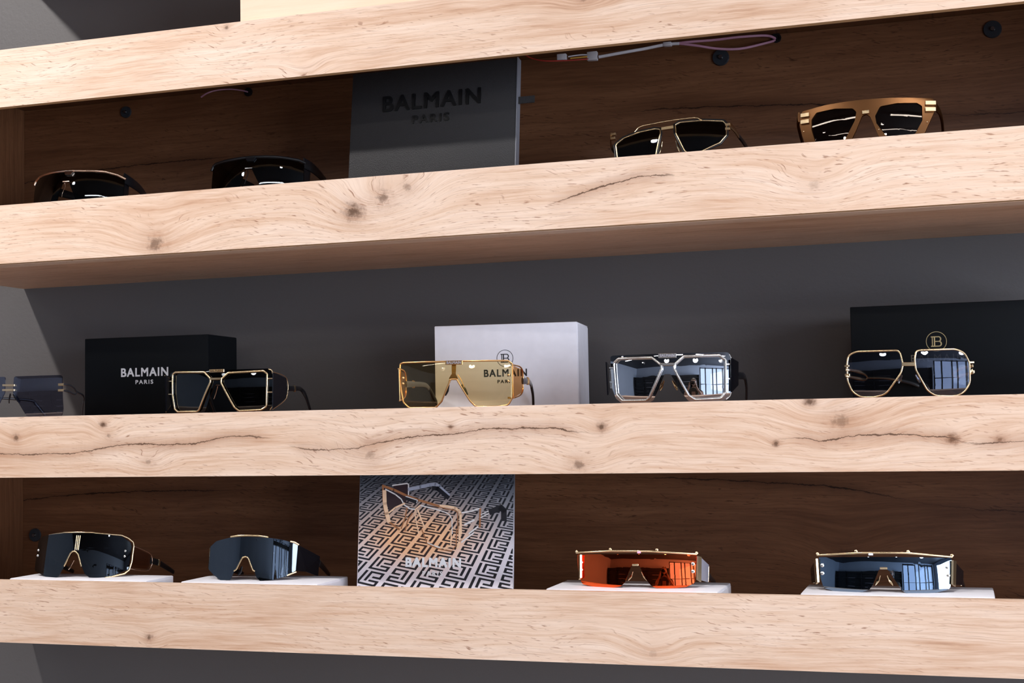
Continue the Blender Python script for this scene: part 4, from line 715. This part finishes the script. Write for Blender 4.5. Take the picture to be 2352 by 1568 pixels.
# black leather box leaning back in the upper recess
lm, nt, lb = newmat('black_leather'); tc = node(nt, 'ShaderNodeTexCoord')
vo = node(nt, 'ShaderNodeTexVoronoi'); vo.inputs['Scale'].default_value = 1300; nt.links.new(tc.outputs['Object'], vo.inputs['Vector'])
nz = noise(nt, tc.outputs['Object'], 500, 3)
lb.inputs['Base Color'].default_value = (.021, .019, .0195, 1); lb.inputs['Roughness'].default_value = .5; lb.inputs['Specular IOR Level'].default_value = .4
bn = node(nt, 'ShaderNodeBump'); bn.inputs['Strength'].default_value = .6; bn.inputs['Distance'].default_value = .0005
nt.links.new(math_(nt, 'ADD', vo.outputs['Distance'], nz), bn.inputs['Height']); nt.links.new(bn.outputs[0], lb.inputs['Normal'])
L_ = LEATHER
t = empty('leather_box', (L_['x'], L_['y'], Zs['F2t']), (math.radians(-L_['tilt']), 0, 0), 'flat black leather box with embossed lettering, leaning in the upper recess', 'box')
boxobj('body', lm, t, 0, L_['w'], 0, .012, .0008, .158, bev=.0012)
bm = bmesh.new(); box(bm, L_['w']-.0006, L_['w']+.0006, -.0006, .0125, .0008, .158); obj('edge_trim', bm, plain('grey_edge_paint', (.16, .16, .18, 1), .4), t)
bm = bmesh.new(); text_mesh(bm, 'BALMAIN', *L_['t0'], -.0000, .0014, .05, 1.15); text_mesh(bm, 'PARIS', *L_['t1'], 0, .0012, .05, 1.3)
obj('embossed_lettering', bm, plain('smooth_black_leather', (.003, .003, .0035, 1), .4, 0, .3), t)
bm = bmesh.new(); box(bm, L_['w'], L_['w']+.022, .004, .0055, L_['tab']-.0045, L_['tab']+.0045)
obj('pull_tab', bm, lm, t)

# white riser boxes in the lower recess
RG = 'white riser boxes in the lower recess'
for (x, y, w_, d_, yw, lab) in RISERS:
    t = empty('riser_box', (x, y, Zs['F4b']+.0182), (0, 0, math.radians(yw)), lab, 'box', RG)
    h = Zs['F4t']+.0010-(Zs['F4b']+.0182)
    boxobj('body', WHT, t, 0, w_, 0, d_, 0, h, bev=.0015)
    boxobj('end_flap', WHT, t, w_-.0002, w_+.0006, .003, d_-.003, .003, h-.003)

# ------------------------------------------------------------ sunglasses
def build(nm, label, node_name='sunglasses'):
    g = DATA[nm]; c = g['c']; dv = -g['vm']
    cv = {'mask_gold': .5, 'mask_black': .3, 'rimless': 2.0}.get(nm, 3.0); yf = lambda u, z_=.027: c*u*u+cv*(z_-.027)**2
    t = empty(node_name, g['loc'], (0, 0, 0), label, 'sunglasses')
    t.rotation_euler = (Matrix.Rotation(math.radians(g['yaw']), 3, 'Z') @ Matrix.Rotation(math.radians(-g['tilt']), 3, 'X')).to_euler()
    for (pn, kind, mat, dat, o) in g['parts']:
        m = MT[mat]
        for s in ((1, -1) if o.get('mir') else (1,)):
            bm = bmesh.new(); off = o.get('off', 0)
            if kind == 'sheet':
                pts = [(s*a, b+dv) for a, b in dat]; r = o.get('r', 2)
                H = [rounded([(s*a, b+dv) for a, b in h], 3.5) for h in o.get('holes', [])]
                sheet(bm, rounded(pts, r), H, yf, o.get('th', 1.5), off)
                ob = obj(pn, bm, m, t, True, 35)
            elif kind == 'wire':
                cl = not o.get('open')
                P2 = rounded([(s*a, b+dv) for a, b in dat], o.get('r', 2), cl, 5)
                # subdivide long runs so that the wire follows the bend
                Q = []
                for i in range(len(P2) if cl else len(P2)-1):
                    a = P2[i]; b_ = P2[(i+1) % len(P2)]; L = (b_-a).length; n = max(1, int(L/4))
                    for k_ in range(n): Q.append(a.lerp(b_, k_/n))
                if not cl: Q.append(P2[-1])
                P = [Vector((q.x/1000, yf(q.x/1000, q.y/1000)+off/1000+.0007, q.y/1000)) for q in Q]
                rd = o['rad']/1000
                sweep(bm, P, [rd]*len(P), [rd]*len(P), True, cl, up=Vector((0, 1, 0)))
                ob = obj(pn, bm, m, t, True, 60)
            elif kind == 'plate':
                (a, za), (b_, zb) = dat; a *= s; b_ *= s
                if a > b_: a, b_, za, zb = b_, a, zb, za
                h = o['h']/2000; th = o.get('th', 1.5)/1000
                P = [Vector((x/1000, yf(x/1000, (z_+dv)/1000)+off/1000+th/2, (z_+dv)/1000)) for x, z_ in ((a+(b_-a)*k_/6, za+(zb-za)*k_/6) for k_ in range(7))]
                sweep(bm, P, [th/2]*7, [h]*7, False)
                bmesh.ops.bevel(bm, geom=list(bm.edges), offset=.00022, segments=1, affect='EDGES')
                ob = obj(pn, bm, m, t, True, 30)
                if o.get('text'):
                    bt = bmesh.new(); text_mesh(bt, 'BALMAIN', (b_-a)/1000*.84, h*1.25, 0, 0, 0, .00035, .05, 1.05)
                    ang = math.atan2((zb-za), (b_-a)); mid = P[3]
                    for v in bt.verts: v.co = Vector((v.co.x*math.cos(ang)-(v.co.z-h*.62)*math.sin(ang)+mid.x, v.co.y+mid.y-th/2-.0001+yf(v.co.x+mid.x)-yf(mid.x), (v.co.z-h*.62)*math.cos(ang)+v.co.x*math.sin(ang)+mid.z))
                    lt = obj('lettering', bt, MT['gold_dark' if mat == 'gold' else 'frosted'], ob)
                    tag(lt, 'raised name lettering')
            elif kind == 'path':
                P = [Vector((s*a/1000, y/1000, (z_+dv)/1000)) for a, y, z_ in dat]
                hs = o['h'] if isinstance(o['h'], list) else [o['h']]*len(P)
                P, V = smooth_path(P, [[o['w']/2000, h/2000] for h in hs])
                sweep(bm, P, [v[0] for v in V], [v[1] for v in V], True)
                ob = obj(pn, bm, m, t, True, 60)
            elif kind == 'panel':
                P = [Vector((s*a/1000, y/1000, (z_+dv)/1000)) for a, y, z_ in dat]
                nrm = (P[1]-P[0]).cross(P[-1]-P[0]).normalized()*o.get('th', 1.5)/2000
                A = [bm.verts.new(p+nrm) for p in P]; B_ = [bm.verts.new(p-nrm) for p in P]; n = len(P)
                bm.faces.new(A); bm.faces.new(B_[::-1])
                for k_ in range(n): bm.faces.new((A[k_], A[(k_+1) % n], B_[(k_+1) % n], B_[k_]))
                ob = obj(pn, bm, m, t)
            elif kind == 'dots':
                bm.free()
                for (a, z_) in dat:
                    bd = bmesh.new(); u = a/1000; y = yf(u, (z_+dv)/1000)+off/1000; rd = o['rad']/1000
                    cyl(bd, (u, y+.0012, (z_+dv)/1000), (u, y, (z_+dv)/1000), rd, rd, 16); cyl(bd, (u, y, (z_+dv)/1000), (u, y-.0005, (z_+dv)/1000), rd, rd*.6, 16)
                    obj(pn, bd, m, t, True, 50)
    return t
build('rimless', 'rimless smoke grey sunglasses with double gold bridge, cut by the left frame edge')
build('geometric_gold', 'black sunglasses with gold geometric rims, in front of the black lettered box')
build('shield_yellow', 'yellow shield sunglasses with thin gold frame, in front of the white box')
build('silver_mirror', 'mirrored sunglasses with silver geometric rims, right of the white box')
build('aviator_gold', 'square gold aviator sunglasses with smoke lenses, before the large black box')
build('visor_rose', 'black visor sunglasses with rose gold brow bar, leftmost in the upper recess')
build('visor_black', 'all black visor sunglasses, left of the leather box in the upper recess')
build('navigator_gold', 'black and gold double bar sunglasses, right of the leather box')
build('acetate_brown', 'translucent brown thick framed sunglasses with gold hinge bars in the upper recess')
build('mask_gold', 'black mask sunglasses with gold trim and nose arch, leftmost in the lower recess')
build('mask_black', 'black wraparound sunglasses with reflective lens, left of the patterned picture card')
build('flat_red', 'sunglasses with red orange mirrored flat shield, on a white riser box')
build('flat_blue', 'sunglasses with blue grey mirrored flat shield, rightmost in the lower recess')

# ------------------------------------------------------------ picture card
PC = CARD
t = empty('picture_card', (PC['x'], PC['y'], Zs['F4b']+.0185), (math.radians(-PC['tilt']), 0, 0), 'printed picture card of gold sunglasses on a black and white maze carpet', 'picture')
pm, nt, pb_ = newmat('card_print'); tc = node(nt, 'ShaderNodeTexCoord'); sp = node(nt, 'ShaderNodeSeparateXYZ'); nt.links.new(tc.outputs['Object'], sp.inputs[0])
def glow(nt, sp, cx, cz, rx, rz):
    a = math_(nt, 'POWER', math_(nt, 'DIVIDE', math_(nt, 'SUBTRACT', sp.outputs[0], cx), rx), 2); b_ = math_(nt, 'POWER', math_(nt, 'DIVIDE', math_(nt, 'SUBTRACT', sp.outputs[2], cz), rz), 2)
    return math_(nt, 'EXPONENT', math_(nt, 'MULTIPLY', math_(nt, 'ADD', a, b_), -1))
H_ = PC['h']
vert = math_(nt, 'DIVIDE', math_(nt, 'SUBTRACT', sp.outputs[2], PC['zv']), H_-PC['zv'])
base = ramp(nt, vert, [(0, (.86, .84, .94)), (.34, (.84, .81, .88)), (.56, (.36, .37, .42)), (.86, (.07, .08, .10))])
gl = glow(nt, sp, PC['gx'], PC['gz'], .075, .034)
nt.links.new(mixc(nt, math_(nt, 'MULTIPLY', gl, 1.35, clamp=True), base, (1, .56, .31, 1)), pb_.inputs['Base Color']); pb_.inputs['Roughness'].default_value = .45
boxobj('card', pm, t, 0, PC['w'], 0, .003, 0, H_)
dk, nt, db = newmat('card_print_dark'); tc = node(nt, 'ShaderNodeTexCoord'); sp = node(nt, 'ShaderNodeSeparateXYZ'); nt.links.new(tc.outputs['Object'], sp.inputs[0])
nt.links.new(mixc(nt, glow(nt, sp, PC['gx'], PC['gz'], .05, .03), (.010, .012, .018, 1), (.06, .022, .012, 1)), db.inputs['Base Color']); db.inputs['Roughness'].default_value = .45
bm = bmesh.new()
def clip(poly):
    def cut(P, f, inter):
        out = []
        for i in range(len(P)):
            a, b_ = P[i-1], P[i]
            if f(b_):
                if not f(a): out.append(inter(a, b_))
                out.append(b_)
            elif f(a): out.append(inter(a, b_))
        return out
    for ax, lim, sg in ((0, .0008, 1), (0, PC['w']-.0008, -1), (1, PC['zv'], 1), (1, H_-.0005, -1)):
        f = lambda p: sg*(p[ax]-lim) >= 0
        inter = lambda a, b_: tuple(a[k_]+(b_[k_]-a[k_])*(lim-a[ax])/(b_[ax]-a[ax]) for k_ in (0, 1))
        if len(poly) < 3: return []
        poly = cut(poly, f, inter)
    return poly
Hm = PC['H']
def hom(s, tt):
    w_ = Hm[6]*s+Hm[7]*tt+1
    return ((Hm[0]*s+Hm[1]*tt+Hm[2])/w_, (Hm[3]*s+Hm[4]*tt+Hm[5])/w_)
GLY = [(.0, .0, .13, 1.0), (.13, .0, 1.0, .13), (.87, .13, 1.0, .40), (.50, .27, .87, .40), (.27, .27, .40, 1.0), (.40, .87, 1.0, 1.0), (.87, .53, 1.0, .87), (.55, .53, .87, .66)]
for ci_ in range(-5, 8):
    for ri in range(-4, 16):
        half = .5 if ci_ % 2 else 0
        flip = ci_ % 2
        for (a, b_, c_, d_) in GLY:
            if flip: a, c_ = 1-c_, 1-a
            m_ = .10
            q = [(ci_+m_+(1-2*m_)*x_, ri+half+.06+.88*z_) for x_, z_ in ((a, b_), (c_, b_), (c_, d_), (a, d_))]
            if any(Hm[6]*x_+Hm[7]*z_+1 < .15 for x_, z_ in q): continue
            P = clip([hom(*p) for p in q])
            if len(P) >= 3:
                try: bm.faces.new([bm.verts.new((p[0], -.00015, p[1])) for p in P])
                except ValueError: pass
obj('printed_maze_pattern', bm, dk, t)
def ribbon(bm, pts, w_, y):
    P = [Vector((a, 0, b_)) for a, b_ in pts]
    for a, b_ in zip(P, P[1:]):
        d_ = (b_-a); 
        if d_.length < 1e-7: continue
        d_.normalize(); n_ = Vector((-d_.z, 0, d_.x))*w_/2; e_ = d_*w_*.3
        bm.faces.new([bm.verts.new(v+Vector((0, y, 0))) for v in (a-n_-e_, b_-n_+e_, b_+n_+e_, a+n_-e_)])
CMS = {'peach': plain('print_peach', (1, .66, .42, 1), .45), 'light': plain('print_light', (.85, .80, .78, 1), .45), 'bronze': plain('print_bronze', (.42, .17, .07, 1), .45), 'dark': plain('print_black', (.012, .012, .018, 1), .45), 'grey': plain('print_grey', (.40, .42, .52, 1), .45), 'plum': plain('print_plum', (.035, .018, .022, 1), .45)}

k = 0
for (nm, mname, w_, pts) in PC['draw']:
    bm = bmesh.new(); k += 1
    if w_ == 0:
        bm.faces.new([bm.verts.new((a, -.00018-.00001*k, b_)) for a, b_ in pts])
    else: ribbon(bm, pts, w_, -.00018-.00001*k)
    obj(nm, bm, CMS[mname], t)
bm = bmesh.new(); text_mesh(bm, 'BALMAIN', *PC['t0'], -.0006, .0001, .13, 1.2); text_mesh(bm, 'PARIS', *PC['t1'], -.0006, .0001, .07, 1.35)
obj('lettering', bm, plain('print_white', (.95, .95, .97, 1), .45), t)

# ------------------------------------------------------------ the photographer, seen only in the mirrored lenses
def person():
    me = bpy.data.meshes.new('body'); V = []; E = []; Rr = []
    def n(p, r, par=None):
        V.append(p); Rr.append(r); i = len(V)-1
        if par is not None: E.append((par, i))
        return i
    pel = n((0, 0, .90), (.15, .11)); sp = n((0, .0, 1.04), (.125, .095), pel); ch = n((0, .0, 1.20), (.145, .105), sp)
    nb = n((0, -.005, 1.335), (.065, .055), ch); nk = n((0, .01, 1.41), (.048, .05), nb)
    for s in (-1, 1):
        sh = n((s*.155, -.01, 1.295), (.058, .055), ch); ue = n((s*.215, .05, 1.19), (.046, .046), sh)
        el = n((s*.235, .10, 1.09), (.040, .040), ue); fa = n((s*.16, .16, 1.24), (.034, .034), el); wr = n((s*.095, .185, 1.39), (.024, .022), fa)
        pa = n((s*.082, .185, 1.45), (.026, .016), wr)
        for k, (dz, ln) in enumerate(((.028, .9), (.010, 1.0), (-.008, .95), (-.024, .75))):
            a = n((s*.078, .205, 1.475+dz), (.0085, .0085), pa); b_ = n((s*.066, .205+.026*ln, 1.478+dz), (.0075, .0075), a); n((s*.048, .205+.030*ln, 1.478+dz), (.0065, .0065), b_)
        th = n((s*.070, .160, 1.455), (.010, .010), pa); n((s*.052, .150, 1.478), (.008, .008), th)
        hp = n((s*.085, 0, .84), (.088, .09), pel); kn = n((s*.10, .015, .47), (.058, .058), hp); cf = n((s*.10, -.005, .30), (.052, .052), kn)
        an = n((s*.10, -.01, .09), (.036, .036), cf); n((s*.115, .13, .035), (.038, .030), an)
    me.from_pydata(V, E, [])
    o = bpy.data.objects.new('body', me); COL.objects.link(o)
    md = o.modifiers.new('skin', 'SKIN'); md.use_smooth_shade = True; sv = me.skin_vertices[0].data
    for i, r in enumerate(Rr): sv[i].radius = r
    sv[0].use_root = True
    ss = o.modifiers.new('sub', 'SUBSURF'); ss.levels = 2; ss.render_levels = 2
    dg = bpy.context.evaluated_depsgraph_get(); m2 = bpy.data.meshes.new_from_object(o.evaluated_get(dg))
    bpy.data.objects.remove(o); o = bpy.data.objects.new('body', m2); COL.objects.link(o); m2.shade_smooth()
    skin = plain('skin', (.46, .27, .19, 1), .5); shirt = plain('olive_shirt_cloth', (.055, .042, .030, 1), .85); trou = plain('black_trouser_cloth', (.012, .012, .014, 1), .85)
    shoe = plain('black_shoe_leather', (.01, .01, .01, 1), .4)
    m2.materials.clear()
    for m in (skin, shirt, trou, shoe): m2.materials.append(m)
    for p in m2.polygons:
        c = p.center
        if c.z < .085: p.material_index = 3
        elif c.z < .93: p.material_index = 2
        elif c.z < 1.355 and abs(c.x) < .19 and c.y < .075: p.material_index = 1
        elif abs(c.x) >= .19 and c.z > 1.17 and c.y < .07: p.material_index = 1
        else: p.material_index = 0
    root = empty('person', (.02, -1.915, 0), (0, 0, math.radians(18)), 'person in an olive shirt holding up a camera, reflected in the mirrored lenses', 'person')
    o.parent = root
    # head: shaped sphere with brow, nose, lips, chin and ears
    bm = bmesh.new(); bmesh.ops.create_uvsphere(bm, u_segments=40, v_segments=28, radius=1)
    for v in bm.verts:
        x, y, z_ = v.co
        w_ = .074*(1-.22*max(0, -z_)); dpt = .092; h = .112
        X_, Y_, Z_ = x*w_, y*dpt, z_*h
        if y > 0:
            Y_ += .020*math.exp(-((x/.16)**2+((z_+.18)/.20)**2)) + .006*math.exp(-((x/.3)**2+((z_+.52)/.09)**2)) + .008*math.exp(-((x/.3)**2+((z_+.85)/.2)**2))
            for s in (-1, 1): Y_ -= .010*math.exp(-(((x-s*.36)/.16)**2+((z_-.05)/.12)**2))
        v.co = (X_, Y_+.02, Z_+1.515)
    hd = obj('head', bm, skin, root, True, 180)
    for s in (-1, 1):
        bm = bmesh.new(); bmesh.ops.create_uvsphere(bm, u_segments=14, v_segments=10, radius=1)
        for v in bm.verts: v.co = Vector((v.co.x*.008+s*.075, v.co.y*.018+.012, v.co.z*.030+1.505))
        obj('ear', bm, skin, root, True, 180)
    bm = bmesh.new(); bmesh.ops.create_uvsphere(bm, u_segments=40, v_segments=28, radius=1)
    for v in list(bm.verts):
        if v.co.y > .45 and v.co.z < .55: bm.verts.remove(v)
    for v in bm.verts:
        x, y, z_ = v.co; lo_ = max(0, -z_)
        v.co = (x*(.086+.02*lo_), y*.104+.004-.02*lo_, (z_*.122 if z_ > 0 else z_*.26)+1.525)
    obj('hair', bm, plain('brown_hair', (.06, .035, .02, 1), .6), root, True, 180)
    cr_ = empty('camera_body', (.02, -1.915, 0), (0, 0, math.radians(18)), 'black camera held up in front of the face of the reflected person', 'camera')
    boxobj('housing', MT['black'], cr_, -.062, .062, .125, .185, 1.452, 1.535, bev=.008)
    boxobj('viewfinder_hump', MT['black'], cr_, -.026, .026, .120, .182, 1.530, 1.560, bev=.008)
    bm = bmesh.new(); cyl(bm, (0, .184, 1.495), (0, .245, 1.495), .034, .037, 28); obj('lens_barrel', bm, MT['black'], cr_, True)
    bm = bmesh.new(); cyl(bm, (0, .2452, 1.495), (0, .2465, 1.495), .029, .029, 28); obj('front_glass', bm, MT['black_glossy'], cr_, True)
person()
